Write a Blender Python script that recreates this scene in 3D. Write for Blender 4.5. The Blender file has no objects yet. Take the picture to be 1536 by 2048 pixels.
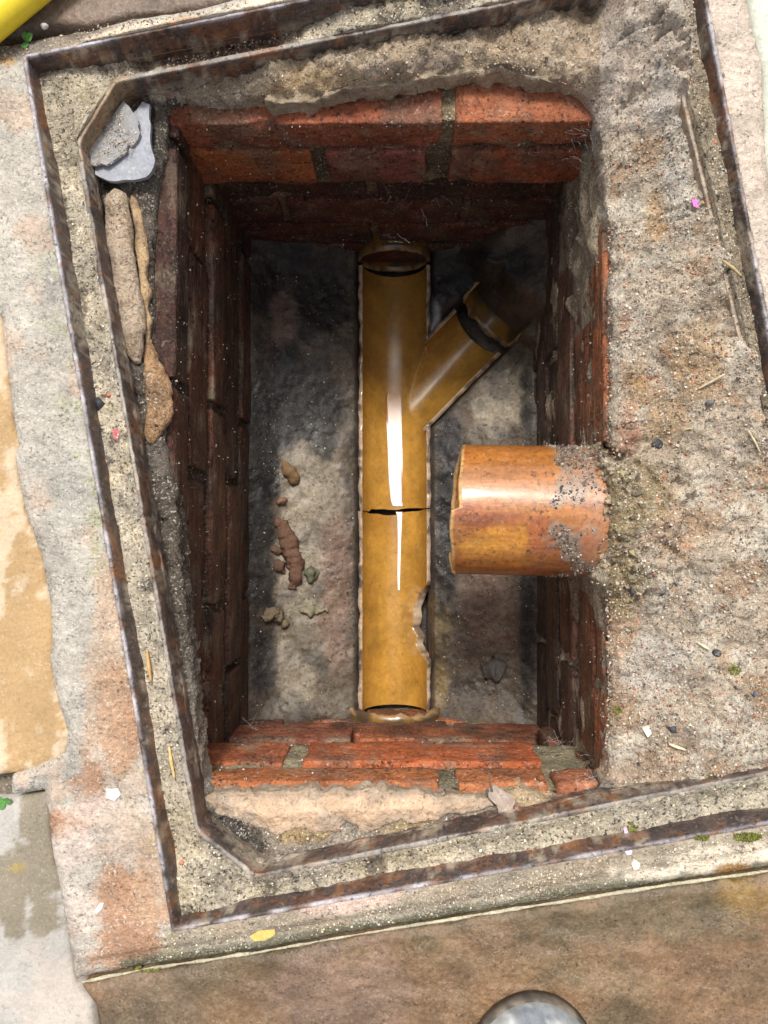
import bpy, bmesh, math, random
import numpy as np
from mathutils import Vector, Matrix

random.seed(7)
RNG = np.random.default_rng(7)
scene = bpy.context.scene
COL = scene.collection

# ------------------------------------------------------------------ camera
F_PX, CX, CY = 1540.0, 768.0, 1024.0          # photograph pixels (1536 x 2048)
CAM_H = 0.65
nadir = Vector((27.0, -21.0, -F_PX)).normalized()
CAM_Q = nadir.rotation_difference(Vector((0, 0, -1)))
cam_data = bpy.data.cameras.new('camera')
cam = bpy.data.objects.new('camera', cam_data)
COL.objects.link(cam)
cam.location = (0, 0, CAM_H)
cam.rotation_mode = 'QUATERNION'
cam.rotation_quaternion = CAM_Q
cam_data.sensor_fit = 'VERTICAL'
cam_data.sensor_height = 36.0
cam_data.lens = 36.0 * F_PX / 2048.0
cam_data.clip_start = 0.01
cam_data.clip_end = 200.0
scene.camera = cam

# ------------------------------------------------------------------ sky, sun, exposure
SUN_ZENITH = 26.0            # degrees from straight up
SUN_FROM = (-0.06, 1.0)     # plan direction the light comes from
world = bpy.data.worlds.new('World')
scene.world = world
world.use_nodes = True
wn = world.node_tree
bg = wn.nodes['Background']
sky = wn.nodes.new('ShaderNodeTexSky')
sky.sky_type = 'NISHITA'
sky.sun_disc = False
sky.sun_elevation = math.radians(90 - SUN_ZENITH)
sky.sun_rotation = math.atan2(SUN_FROM[0], SUN_FROM[1])
sky.air_density = 1.0
sky.dust_density = 4.0
sky.ozone_density = 1.0
hs = wn.nodes.new('ShaderNodeHueSaturation')
hs.inputs['Saturation'].default_value = 0.25      # overcast: nearly grey cloud light
wn.links.new(sky.outputs[0], hs.inputs['Color'])
wn.links.new(hs.outputs[0], bg.inputs['Color'])
bg.inputs['Strength'].default_value = 0.08
sun_data = bpy.data.lights.new('sun', 'SUN')
sun_data.energy = 1.5
sun_data.angle = math.radians(12)
sun_data.color = (1.0, 0.965, 0.91)
sun = bpy.data.objects.new('sun', sun_data)
COL.objects.link(sun)
_n = math.hypot(*SUN_FROM)
_sz = math.radians(SUN_ZENITH)
sdir = Vector((SUN_FROM[0] / _n * math.sin(_sz), SUN_FROM[1] / _n * math.sin(_sz), math.cos(_sz)))
sun.rotation_mode = 'QUATERNION'
sun.rotation_quaternion = (-sdir).to_track_quat('-Z', 'Y')
sun.location = sdir * 5
vs = scene.view_settings
vs.view_transform = 'Standard'
vs.look = 'None'
vs.exposure = 1.08
vs.gamma = 1.0
vs.use_curve_mapping = False
scene.cycles.max_bounces = 8
scene.cycles.diffuse_bounces = 5
scene.cycles.glossy_bounces = 4
scene.cycles.use_denoising = True

# ------------------------------------------------------------------ projection helpers
_R = np.array(CAM_Q.to_matrix())

def P(px, py, z):
    """world point at height z that the photograph shows at (px, py)"""
    d = _R @ np.array([px - CX, -(py - CY), -F_PX])
    t = (z - CAM_H) / d[2]
    return (d[0] * t, d[1] * t, z)

def P2(pts, z):
    return np.array([P(a, b, z)[:2] for a, b in pts])

def proj(x, y, z):
    """photograph pixel of world points (arrays)"""
    v = np.stack([x, y, np.broadcast_to(np.asarray(z, float), np.shape(x)) - CAM_H], -1) @ _R
    return CX + F_PX * v[..., 0] / -v[..., 2], CY - F_PX * v[..., 1] / -v[..., 2]

# ------------------------------------------------------------------ noise
def _hash(ix, iy, iz, seed):
    h = (ix.astype(np.int64) * 374761393 + iy.astype(np.int64) * 668265263 + iz.astype(np.int64) * 1274126177 + seed * 974634777) & 0xFFFFFFFF
    h = ((h ^ (h >> 13)) * 1274126177) & 0xFFFFFFFF
    h = ((h ^ (h >> 16)) * 2246822519) & 0xFFFFFFFF
    h = h ^ (h >> 15)
    return h.astype(np.float64) / 4294967295.0

def vnoise(x, y, z, seed=0):
    x, y, z = np.broadcast_arrays(np.asarray(x, float), np.asarray(y, float), np.asarray(z, float))
    ix, iy, iz = np.floor(x), np.floor(y), np.floor(z)
    fx, fy, fz = x - ix, y - iy, z - iz
    fx, fy, fz = [f * f * (3 - 2 * f) for f in (fx, fy, fz)]
    r = 0
    for a in (0, 1):
        for b in (0, 1):
            for c in (0, 1):
                w = (fx if a else 1 - fx) * (fy if b else 1 - fy) * (fz if c else 1 - fz)
                r = r + w * _hash(ix + a, iy + b, iz + c, seed)
    return r

def fbm(x, y, z, scale, octv=4, seed=0, gain=0.5):
    """fractal noise, about -1..1"""
    s, amp, tot = 0, 1.0, 0
    for o in range(octv):
        s = s + amp * (vnoise(np.asarray(x) * scale, np.asarray(y) * scale, np.asarray(z) * scale, seed + o * 17) * 2 - 1)
        tot += amp
        amp *= gain
        scale *= 2.03
    return s / tot * 1.6

def sstep(a, b, v):
    t = np.clip((v - a) / (b - a), 0, 1)
    return t * t * (3 - 2 * t)

def blob(px, py, cx, cy, rx, ry, soft=0.35, rot=0.0):
    """soft elliptic mask in photograph pixels (marks out regions of a surface)"""
    c, s = math.cos(math.radians(rot)), math.sin(math.radians(rot))
    dx, dy = px - cx, py - cy
    u, v = (dx * c + dy * s) / rx, (-dx * s + dy * c) / ry
    d = np.sqrt(u * u + v * v) + fbm(px / 100, py / 100, 0, 1.7, 6, 91, 0.65) * 0.55
    return 1 - sstep(1 - soft, 1 + soft, d)

def mixc(c, new, m):
    m = np.asarray(m)[..., None]
    return c * (1 - m) + np.array(new) * m

def inpoly(x, y, poly):
    x, y = np.asarray(x), np.asarray(y)
    r = np.zeros(x.shape, bool)
    n = len(poly)
    for i in range(n):
        x1, y1 = poly[i]
        x2, y2 = poly[(i + 1) % n]
        if y1 == y2:
            continue
        c = ((y1 > y) != (y2 > y)) & (x < (x2 - x1) * (y - y1) / (y2 - y1) + x1)
        r ^= c
    return r

def nearest(x, y, poly):
    """nearest point on the outline"""
    bx, by, bd = np.array(x, float), np.array(y, float), np.full(np.shape(x), 1e9)
    n = len(poly)
    for i in range(n):
        ax, ay = poly[i]
        cx, cy = poly[(i + 1) % n]
        ex, ey = cx - ax, cy - ay
        L = ex * ex + ey * ey + 1e-12
        t = np.clip(((x - ax) * ex + (y - ay) * ey) / L, 0, 1)
        qx, qy = ax + t * ex, ay + t * ey
        d = np.hypot(x - qx, y - qy)
        m = d < bd
        bx, by, bd = np.where(m, qx, bx), np.where(m, qy, by), np.where(m, d, bd)
    return bx, by, bd

# ------------------------------------------------------------------ mesh helpers
def tag(o, label=None, cat=None, group=None, kind=None):
    if label: o['label'] = label
    if cat: o['category'] = cat
    if group: o['group'] = group
    if kind: o['kind'] = kind
    return o

def empty(name, loc=(0, 0, 0)):
    o = bpy.data.objects.new(name, None)
    o.location = loc
    COL.objects.link(o)
    return o

def make(name, V, Fq, mat, parent=None, col=None, smooth=True):
    """V (n,3), Fq (m,4) or (m,3) or list of tuples"""
    me = bpy.data.meshes.new(name)
    V = np.asarray(V, float)
    if isinstance(Fq, np.ndarray) and Fq.ndim == 2:
        k = Fq.shape[1]
        me.vertices.add(len(V))
        me.vertices.foreach_set('co', V.astype(np.float32).ravel())
        me.loops.add(Fq.size)
        me.loops.foreach_set('vertex_index', Fq.astype(np.int32).ravel())
        me.polygons.add(len(Fq))
        me.polygons.foreach_set('loop_start', np.arange(0, Fq.size, k, dtype=np.int32))
        me.polygons.foreach_set('loop_total', np.full(len(Fq), k, dtype=np.int32))
        me.update(calc_edges=True)
    else:
        me.from_pydata(V.tolist(), [], [tuple(int(i) for i in f) for f in Fq])
    if col is not None:
        c = np.ones((len(V), 4), np.float32)
        c[:, :3] = np.clip(np.broadcast_to(np.asarray(col, float), (len(V), 3)), 0.002, 1)
        a = me.attributes.new('Col', 'FLOAT_COLOR', 'POINT')
        a.data.foreach_set('color', c.ravel())
    me.polygons.foreach_set('use_smooth', np.full(len(me.polygons), smooth, dtype=bool))
    me.validate()
    me.materials.append(mat)
    o = bpy.data.objects.new(name, me)
    COL.objects.link(o)
    if parent:
        o.parent = parent
        o.matrix_parent_inverse = Matrix.Translation(-Vector(parent.location))
    return o

def grid(name, V, mat, parent=None, col=None, closed_u=False, smooth=True, keep=None, flip=False):
    nu, nv = V.shape[:2]
    idx = np.arange(nu * nv).reshape(nu, nv)
    if closed_u:
        idx = np.concatenate([idx, idx[:1]], 0)
    a, b, c, d = idx[:-1, :-1], idx[1:, :-1], idx[1:, 1:], idx[:-1, 1:]
    Fq = np.stack([a, b, c, d], -1)
    if flip:
        Fq = Fq[..., ::-1]
    if keep is not None:
        Fq = Fq[keep]
    Fq = Fq.reshape(-1, 4)
    return make(name, V.reshape(-1, 3), Fq, mat, parent, None if col is None else np.broadcast_to(col, V.shape).reshape(-1, 3), smooth)

def heightfield(name, outer, holes, res, zfun, colfun, mat, parent=None, skirt=0.03, smooth=True, rough_edge=0.0):
    """sheet over an outline (world xy), with holes; edges snapped to the outline and turned down"""
    outer = np.asarray(outer)
    x0, y0 = outer.min(0) - res
    x1, y1 = outer.max(0) + res
    xs, ys = np.arange(x0, x1 + res, res), np.arange(y0, y1 + res, res)
    X, Y = np.meshgrid(xs, ys, indexing='ij')
    cx, cy = (X[:-1, :-1] + X[1:, 1:]) / 2, (Y[:-1, :-1] + Y[1:, 1:]) / 2
    keep = inpoly(cx, cy, outer)
    for h in holes:
        keep &= ~inpoly(cx, cy, h)
    cnt = np.zeros(X.shape, int)
    for di in (0, 1):
        for dj in (0, 1):
            cnt[di:di + keep.shape[0], dj:dj + keep.shape[1]] += keep
    rim = (cnt > 0) & (cnt < 4)
    bx, by = X[rim], Y[rim]
    best = np.full(bx.shape, 1e9)
    qx, qy = bx.copy(), by.copy()
    for pl in [outer] + list(holes):
        nx, ny, d = nearest(bx, by, np.asarray(pl))
        m = d < best
        qx, qy, best = np.where(m, nx, qx), np.where(m, ny, qy), np.where(m, d, best)
    m = best < res * 1.2
    X[rim] = np.where(m, qx, bx)
    Y[rim] = np.where(m, qy, by)
    used = cnt > 0
    remap = -np.ones(X.shape, int)
    remap[used] = np.arange(used.sum())
    vx, vy = X[used], Y[used]
    vz = zfun(vx, vy)
    V = np.stack([vx, vy, vz], -1)
    a, b, c, d = remap[:-1, :-1][keep], remap[1:, :-1][keep], remap[1:, 1:][keep], remap[:-1, 1:][keep]
    Fq = np.stack([a, b, c, d], -1)
    C = colfun(vx, vy, vz)
    C = np.broadcast_to(C, V.shape)
    if skirt:
        E = np.concatenate([Fq[:, [0, 1]], Fq[:, [1, 2]], Fq[:, [2, 3]], Fq[:, [3, 0]]])
        key = np.sort(E, 1)
        k = key[:, 0] * len(V) + key[:, 1]
        u, inv, n = np.unique(k, return_inverse=True, return_counts=True)
        be = E[n[inv] == 1]
        bv = np.unique(be)
        m2 = -np.ones(len(V), int)
        m2[bv] = np.arange(len(bv)) + len(V)
        rings = 4 if rough_edge else 1
        top_i = np.arange(len(V)); cb = C[bv]; base = V[bv].copy(); nV = len(V)
        prev = top_i
        for r_ in range(1, rings + 1):
            low = base.copy()
            low[:, 2] -= skirt * r_ / rings
            if rough_edge:
                low[:, 0] += fbm(low[:, 0], low[:, 1], low[:, 2], 120, 4, 901) * rough_edge
                low[:, 1] += fbm(low[:, 0], low[:, 1], low[:, 2], 120, 4, 902) * rough_edge
            m2 = -np.ones(nV, int)
            m2[bv] = np.arange(len(bv)) + len(V)
            V = np.concatenate([V, low])
            C = np.concatenate([C, cb])
            Fq = np.concatenate([Fq, np.stack([prev[be[:, 1]], prev[be[:, 0]], m2[be[:, 0]], m2[be[:, 1]]], -1)])
            prev = m2
    return make(name, V, Fq, mat, parent, C, smooth)

def dense(poly, step, smooth_n=0, closed=True):
    poly = np.asarray(poly, float)
    pts = []
    n = len(poly)
    for i in range(n if closed else n - 1):
        a, b = poly[i], poly[(i + 1) % n]
        k = max(1, int(np.linalg.norm(b - a) / step))
        for j in range(k):
            pts.append(a + (b - a) * j / k)
    if not closed:
        pts.append(poly[-1])
    pts = np.array(pts)
    for _ in range(smooth_n):
        if closed:
            pts = (np.roll(pts, 1, 0) + pts * 2 + np.roll(pts, -1, 0)) / 4
        else:
            pts[1:-1] = (pts[:-2] + pts[1:-1] * 2 + pts[2:]) / 4
    return pts

def ring_loft(name, path, prof, mat, parent, colfun, jx=0.0006, jz=0.0006, seed=1, jscale=90):
    """closed upright ring swept along a plan outline; prof = [(offset outwards, z)]"""
    t = np.roll(path, -1, 0) - np.roll(path, 1, 0)
    t /= np.linalg.norm(t, axis=1)[:, None]
    area = 0.5 * np.sum(path[:, 0] * np.roll(path[:, 1], -1) - np.roll(path[:, 0], -1) * path[:, 1])
    nrm = np.stack([t[:, 1], -t[:, 0]], -1) * (1 if area > 0 else -1)
    V = np.zeros((len(path), len(prof), 3))
    for j, (o, z) in enumerate(prof):
        q = path + nrm * o
        V[:, j, 0], V[:, j, 1], V[:, j, 2] = q[:, 0], q[:, 1], z
    n1 = fbm(V[..., 0], V[..., 1], V[..., 2], jscale, 4, seed)
    n2 = fbm(V[..., 0], V[..., 1], V[..., 2], jscale, 4, seed + 50)
    V[..., :2] += nrm[:, None, :] * (n1 * jx)[..., None]
    V[..., 2] += n2 * jz
    C = colfun(V[..., 0], V[..., 1], V[..., 2])
    o = grid(name, V, mat, parent, C, closed_u=True, flip=area < 0)
    return o

def tube(name, pts, radii, mat, parent=None, seg=12, col=(0.4, 0.3, 0.2), amp=0.0, nscale=60, seed=3, squash=(1, 1), step=None, cap=True, colfun=None):
    pts = np.asarray(pts, float)
    radii = np.broadcast_to(np.asarray(radii, float), (len(pts),))
    if step:
        L = np.concatenate([[0], np.cumsum(np.linalg.norm(np.diff(pts, axis=0), axis=1))])
        u = np.linspace(0, L[-1], max(3, int(L[-1] / step) + 1))
        P3 = np.stack([np.interp(u, L, pts[:, k]) for k in range(3)], -1)
        radii = np.interp(u, L, radii)
        for _ in range(3):
            P3[1:-1] = (P3[:-2] + 2 * P3[1:-1] + P3[2:]) / 4
        pts = P3
    t = np.gradient(pts, axis=0)
    t /= np.linalg.norm(t, axis=1)[:, None] + 1e-12
    up = np.array([0, 0, 1.0])
    s = np.cross(t, up)
    ln = np.linalg.norm(s, axis=1)[:, None]
    s = np.where(ln > 1e-4, s / np.maximum(ln, 1e-6), np.array([1.0, 0, 0]))
    w = np.cross(s, t)
    th = np.arange(seg) / seg * 2 * np.pi
    V = np.zeros((seg, len(pts), 3))
    for i, a in enumerate(th):
        V[i] = pts + (s * math.cos(a) * squash[0] + w * math.sin(a) * squash[1]) * radii[:, None]
    if amp:
        n = fbm(V[..., 0], V[..., 1], V[..., 2], nscale, 4, seed)
        V += (V - pts[None]) / np.maximum(radii, 1e-5)[None, :, None] * (n * amp)[..., None]
    nu, nv = seg, len(pts)
    idx = np.arange(nu * nv).reshape(nu, nv)
    idx = np.concatenate([idx, idx[:1]], 0)
    F = np.stack([idx[:-1, :-1], idx[1:, :-1], idx[1:, 1:], idx[:-1, 1:]], -1).reshape(-1, 4).tolist()
    if cap:
        F.append([int(i) for i in idx[:-1, 0]][::-1])
        F.append([int(i) for i in idx[:-1, -1]])
    VV = V.reshape(-1, 3)
    c = colfun(VV[:, 0], VV[:, 1], VV[:, 2]) if colfun else np.broadcast_to(np.array(col), VV.shape)
    return make(name, VV, F, mat, parent, c)

def flake(name, px_pts, z, thick, mat, col, parent=None, curl=0.0, seed=1, jag=0.0, res=0.004):
    """a thin irregular plate of real thickness"""
    poly = P2(px_pts, z)
    poly = dense(poly, res)
    if jag:
        n = fbm(poly[:, 0], poly[:, 1], 0, 180, 3, seed)
        c = poly.mean(0)
        d = poly - c
        poly = c + d * (1 + n[:, None] * jag)
    c = poly.mean(0)
    n = len(poly)
    rings = [1.0, 0.66, 0.33]
    V, F = [], []
    for side in (1, -1):
        base = len(V)
        for r in rings:
            for p in poly:
                q = c + (p - c) * r
                V.append([q[0], q[1], z + side * thick / 2])
        V.append([c[0], c[1], z + side * thick / 2])
        for k in range(len(rings) - 1):
            for i in range(n):
                j = (i + 1) % n
                f = [base + k * n + i, base + k * n + j, base + (k + 1) * n + j, base + (k + 1) * n + i]
                F.append(f if side > 0 else f[::-1])
        for i in range(n):
            j = (i + 1) % n
            f = [base + (len(rings) - 1) * n + i, base + (len(rings) - 1) * n + j, base + len(rings) * n]
            F.append(f if side > 0 else f[::-1])
    h = len(V) // 2
    for i in range(n):
        j = (i + 1) % n
        F.append([i, h + i, h + j, j])
    V = np.array(V)
    V[:, 2] += fbm(V[:, 0], V[:, 1], 0, 50, 3, seed) * curl
    return make(name, V, F, mat, parent, np.array(col), smooth=False)

OCT_V = np.array([[1, 0, 0], [-1, 0, 0], [0, 1, 0], [0, -1, 0], [0, 0, 1], [0, 0, -1]], float)
OCT_F = np.array([[0, 2, 4], [2, 1, 4], [1, 3, 4], [3, 0, 4], [2, 0, 5], [1, 2, 5], [3, 1, 5], [0, 3, 5]])

def scatter(name, pos, size, cols, mat, label, seed=1):
    """loose grains, too many to count: one mesh"""
    r = np.random.default_rng(seed)
    n = len(pos)
    v = OCT_V[None] * (0.6 + 0.6 * r.random((n, 6, 1)))
    ax = r.normal(size=(n, 3, 3))
    q, _ = np.linalg.qr(ax)
    v = v @ q
    v *= (np.asarray(size)[:, None, None] * (0.7 + 0.6 * r.random((n, 1, 3))))
    v += pos[:, None, :]
    F = (OCT_F[None] + (np.arange(n) * 6)[:, None, None]).reshape(-1, 3)
    c = np.repeat(cols, 6, axis=0)
    o = make(name, v.reshape(-1, 3), F, mat, None, c, smooth=False)
    tag(o, label, kind='stuff')
    return o

# ------------------------------------------------------------------ materials
def new_mat(name):
    m = bpy.data.materials.new(name)
    m.use_nodes = True
    nt = m.node_tree
    return m, nt, nt.nodes['Principled BSDF']

def gritty(name, rough=0.9, spec=0.25, var=0.35, vscale=28, light=0.3, dark=0.4, sscale=420, bump=0.5, bscale=260, bdist=0.0015,
           wet_scale=0.0, rough_var=0.0, streak=None, metallic=0.0, coat=0.0, lightcol=(0.72, 0.66, 0.56)):
    """rough mineral surface: base colour from the mesh, mottled, speckled with pale and dark grains"""
    m, nt, b = new_mat(name)
    N, L = nt.nodes, nt.links
    geo = N.new('ShaderNodeNewGeometry')
    at = N.new('ShaderNodeAttribute'); at.attribute_name = 'Col'
    pos = geo.outputs['Position']
    if streak:
        mp = N.new('ShaderNodeMapping'); mp.inputs['Scale'].default_value = streak
        L.new(pos, mp.inputs['Vector']); spos = mp.outputs[0]
    else:
        spos = pos
    def noise(scale, detail, rgh=0.6, vec=pos, dist=0.0):
        n = N.new('ShaderNodeTexNoise')
        n.inputs['Scale'].default_value = scale
        n.inputs['Detail'].default_value = detail
        n.inputs['Roughness'].default_value = rgh
        n.inputs['Distortion'].default_value = dist
        L.new(vec, n.inputs['Vector'])
        return n.outputs['Fac']
    def mrange(v, a, bb, c, d):
        r = N.new('ShaderNodeMapRange')
        r.inputs[1].default_value = a; r.inputs[2].default_value = bb
        r.inputs[3].default_value = c; r.inputs[4].default_value = d
        L.new(v, r.inputs[0])
        return r.outputs[0]
    def mixn(fac, c1, c2, mode='MIX'):
        x = N.new('ShaderNodeMix'); x.data_type = 'RGBA'; x.blend_type = mode
        for i, v in ((0, fac), (6, c1), (7, c2)):
            if isinstance(v, (int, float)): x.inputs[i].default_value = v
            elif isinstance(v, tuple): x.inputs[i].default_value = (*v, 1)
            else: L.new(v, x.inputs[i])
        return x.outputs[2]
    def scalec(c, f):
        x = N.new('ShaderNodeVectorMath'); x.operation = 'SCALE'
        L.new(c, x.inputs[0])
        if isinstance(f, float): x.inputs['Scale'].default_value = f
        else: L.new(f, x.inputs['Scale'])
        return x.outputs[0]
    big = noise(vscale, 8, 0.65, spos)
    fine = noise(sscale * 0.55, 5, 0.7)
    c = scalec(at.outputs['Color'], mrange(big, 0.3, 0.72, 1 - var, 1 + var))
    c = scalec(c, mrange(fine, 0.3, 0.7, 1 - var * 0.75, 1 + var * 0.75))
    if dark:
        d = noise(sscale * 0.8, 3, 0.55, pos, 0.3)
        d2 = noise(vscale * 1.7, 4, 0.6)
        mm = N.new('ShaderNodeMath'); mm.operation = 'MULTIPLY'
        L.new(mrange(d, 0.54, 0.68, 0, dark * 2), mm.inputs[0]); L.new(mrange(d2, 0.35, 0.62, 0.15, 1), mm.inputs[1])
        mm.use_clamp = True
        c = mixn(mm.outputs[0], c, scalec(c, 0.22))
    if light:
        d = noise(sscale, 2, 0.5, pos, 0.2)
        d2 = noise(vscale * 1.3, 4, 0.6, pos, 0.5)
        mm = N.new('ShaderNodeMath'); mm.operation = 'MULTIPLY'
        L.new(mrange(d, 0.57, 0.68, 0, light * 2), mm.inputs[0]); L.new(mrange(d2, 0.38, 0.62, 0.1, 1), mm.inputs[1])
        mm.use_clamp = True
        c = mixn(mm.outputs[0], c, lightcol)
    L.new(c, b.inputs['Base Color'])
    b.inputs['Specular IOR Level'].default_value = spec
    b.inputs['Metallic'].default_value = metallic
    if rough_var:
        rr = noise(vscale * 1.2, 5, 0.6)
        L.new(mrange(rr, 0.35, 0.65, rough - rough_var, rough + rough_var), b.inputs['Roughness'])
    else:
        b.inputs['Roughness'].default_value = rough
    if coat:
        b.inputs['Coat Weight'].default_value = coat
        b.inputs['Coat Roughness'].default_value = 0.14
    bn = noise(bscale, 6, 0.7)
    bn2 = noise(bscale * 0.22, 4, 0.6, spos)
    bp2 = N.new('ShaderNodeBump'); bp2.inputs['Strength'].default_value = bump * 0.7; bp2.inputs['Distance'].default_value = bdist * 4
    L.new(bn2, bp2.inputs['Height'])
    bp = N.new('ShaderNodeBump'); bp.inputs['Strength'].default_value = bump; bp.inputs['Distance'].default_value = bdist
    L.new(bn, bp.inputs['Height']); L.new(bp2.outputs[0], bp.inputs['Normal'])
    L.new(bp.outputs[0], b.inputs['Normal'])
    return m

M = {}
M['mortar'] = gritty('mortar', 0.95, 0.15, 0.36, 34, 0.5, 0.55, 420, 1.0, 220, 0.0045)
M['mortar_smooth'] = gritty('mortar_smooth', 0.9, 0.2, 0.26, 36, 0.16, 0.4, 400, 0.8, 220, 0.003, lightcol=(0.8, 0.7, 0.55))
M['sand'] = gritty('sand', 0.95, 0.12, 0.45, 40, 0.6, 1.0, 380, 1.0, 300, 0.005, lightcol=(0.8, 0.74, 0.62))
M['concrete'] = gritty('concrete', 0.93, 0.2, 0.3, 26, 0.42, 0.42, 460, 0.9, 280, 0.0028, lightcol=(0.72, 0.68, 0.6))
M['brick'] = gritty('brick', 0.72, 0.3, 0.42, 38, 0.22, 0.7, 330, 0.9, 190, 0.0032, rough_var=0.15, lightcol=(0.62, 0.5, 0.42))
M['brick_side'] = gritty('brick_side', 0.62, 0.35, 0.6, 24, 0.12, 0.8, 300, 0.9, 170, 0.0035, rough_var=0.18, streak=(3.0, 0.35, 3.0), lightcol=(0.5, 0.4, 0.3))
M['bench'] = gritty('bench', 0.52, 0.4, 0.4, 24, 0.06, 0.55, 330, 0.6, 150, 0.0022, rough_var=0.22, lightcol=(0.45, 0.4, 0.33))
M['iron'] = gritty('iron', 0.48, 0.5, 0.4, 45, 0.15, 0.4, 330, 0.8, 220, 0.0014, rough_var=0.15, lightcol=(0.45, 0.38, 0.36))
def add_rust(m):
    nt = m.node_tree; N, L = nt.nodes, nt.links
    b = N['Principled BSDF']
    old = b.inputs['Base Color'].links[0].from_socket
    geo = N.new('ShaderNodeNewGeometry')
    prev = old
    for sc, lo, hi, colr, fac in ((70, 0.56, 0.64, (0.27, 0.1, 0.035, 1), 0.55), (190, 0.62, 0.68, (0.45, 0.2, 0.06, 1), 0.5), (230, 0.58, 0.64, (0.02, 0.015, 0.015, 1), 0.8)):
        n = N.new('ShaderNodeTexNoise'); n.inputs['Scale'].default_value = sc; n.inputs['Detail'].default_value = 6; n.inputs['Roughness'].default_value = 0.65
        L.new(geo.outputs['Position'], n.inputs['Vector'])
        r = N.new('ShaderNodeMapRange'); r.inputs[1].default_value = lo; r.inputs[2].default_value = hi; r.inputs[4].default_value = fac
        L.new(n.outputs['Fac'], r.inputs[0])
        x = N.new('ShaderNodeMix'); x.data_type = 'RGBA'
        L.new(r.outputs[0], x.inputs[0]); L.new(prev, x.inputs[6]); x.inputs[7].default_value = colr
        prev = x.outputs[2]
    L.new(prev, b.inputs['Base Color'])
add_rust(M['iron'])
M['slab_dry'] = gritty('slab_dry', 0.85, 0.25, 0.16, 16, 0.12, 0.16, 460, 0.5, 240, 0.0012, lightcol=(0.75, 0.7, 0.6))
M['slab_wet'] = gritty('slab_wet', 0.34, 0.42, 0.42, 22, 0.14, 0.4, 440, 0.9, 130, 0.002, rough_var=0.12, lightcol=(0.5, 0.4, 0.3))
M['glaze'] = gritty('glaze', 0.32, 0.45, 0.24, 26, 0.0, 0.22, 260, 0.06, 120, 0.0004, rough_var=0.08, coat=0.5)
M['stub'] = gritty('stub', 0.4, 0.55, 0.4, 30, 0.06, 0.5, 300, 0.2, 240, 0.001, rough_var=0.1, streak=(0.25, 1.8, 1.8), coat=0.7)
M['slate'] = gritty('slate', 0.6, 0.45, 0.2, 40, 0.2, 0.25, 360, 0.4, 150, 0.001, lightcol=(0.6, 0.56, 0.46))
M['grain'] = gritty('grain', 0.9, 0.2, 0.1, 60, 0.0, 0.0, 400, 0.1, 300, 0.0003)
M['organic'] = gritty('organic', 0.8, 0.2, 0.25, 60, 0.05, 0.2, 400, 0.4, 300, 0.0006)
M['boot'] = gritty('boot', 0.9, 0.12, 0.25, 18, 0.03, 0.12, 260, 0.3, 200, 0.0006, rough_var=0.1)
M['hose'] = gritty('hose', 0.38, 0.5, 0.07, 20, 0.0, 0.05, 260, 0.08, 300, 0.0003)
m, nt, b = new_mat('water')
b.inputs['Base Color'].default_value = (0.36, 0.15, 0.022, 1)
b.inputs['Roughness'].default_value = 0.17
b.inputs['IOR'].default_value = 1.33
M['water'] = m
m, nt, b = new_mat('web')
b.inputs['Base Color'].default_value = (0.7, 0.7, 0.68, 1)
b.inputs['Roughness'].default_value = 0.6
M['web'] = m

# ------------------------------------------------------------------ outlines (photograph pixels -> places)
FR_PX = [(46, 113), (345, 1862), (1719, 1616), (1384, -156)]                       # outer edge of the iron frame, at ground level
IN_PX = [(160, 285), (397, 1659), (512, 1749), (1560, 1537), (1652, 1420), (1335, 75), (1225, -31), (233, 165)]   # top edge of inner rim
Z_IN = -0.015
frame_poly = P2(FR_PX, 0.0)
inner_poly = P2(IN_PX, Z_IN)

CH_PX = [(1190, 205), (1202, 245), (1212, 300), (1217, 400), (1228, 520), (1226, 700), (1230, 800), (1226, 880), (1245, 922), (1200, 908),
         (1206, 940), (1214, 1000), (1214, 1060), (1204, 1140), (1194, 1156), (1212, 1172), (1224, 1205), (1227, 1250), (1225, 1400), (1222, 1545),
         (1190, 1600), (1120, 1606), (1085, 1592), (1040, 1580), (975, 1598), (880, 1596), (800, 1590), (700, 1596), (620, 1600), (500, 1596), (420, 1592),
         (402, 1570), (388, 1440), (362, 1200), (335, 960), (322, 880), (316, 780), (300, 680), (296, 500), (306, 380), (322, 300), (332, 195),
         (400, 196), (480, 200), (530, 192), (560, 200), (620, 194), (720, 178), (800, 166), (880, 153), (905, 151), (1000, 142), (1080, 160), (1150, 172)]
Z_CH = -0.05
chamber_poly = P2(CH_PX, Z_CH)

# ------------------------------------------------------------------ ground and paving
def gz(x, y):
    return -0.022 + fbm(x, y, 0, 40, 4, 5) * 0.003

def gcol(x, y, z):
    c = np.broadcast_to(np.array([0.25, 0.21, 0.16]), (len(x), 3)).copy()
    return c * (1 + 0.25 * fbm(x, y, 0, 30, 3, 6))[:, None]

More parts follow.
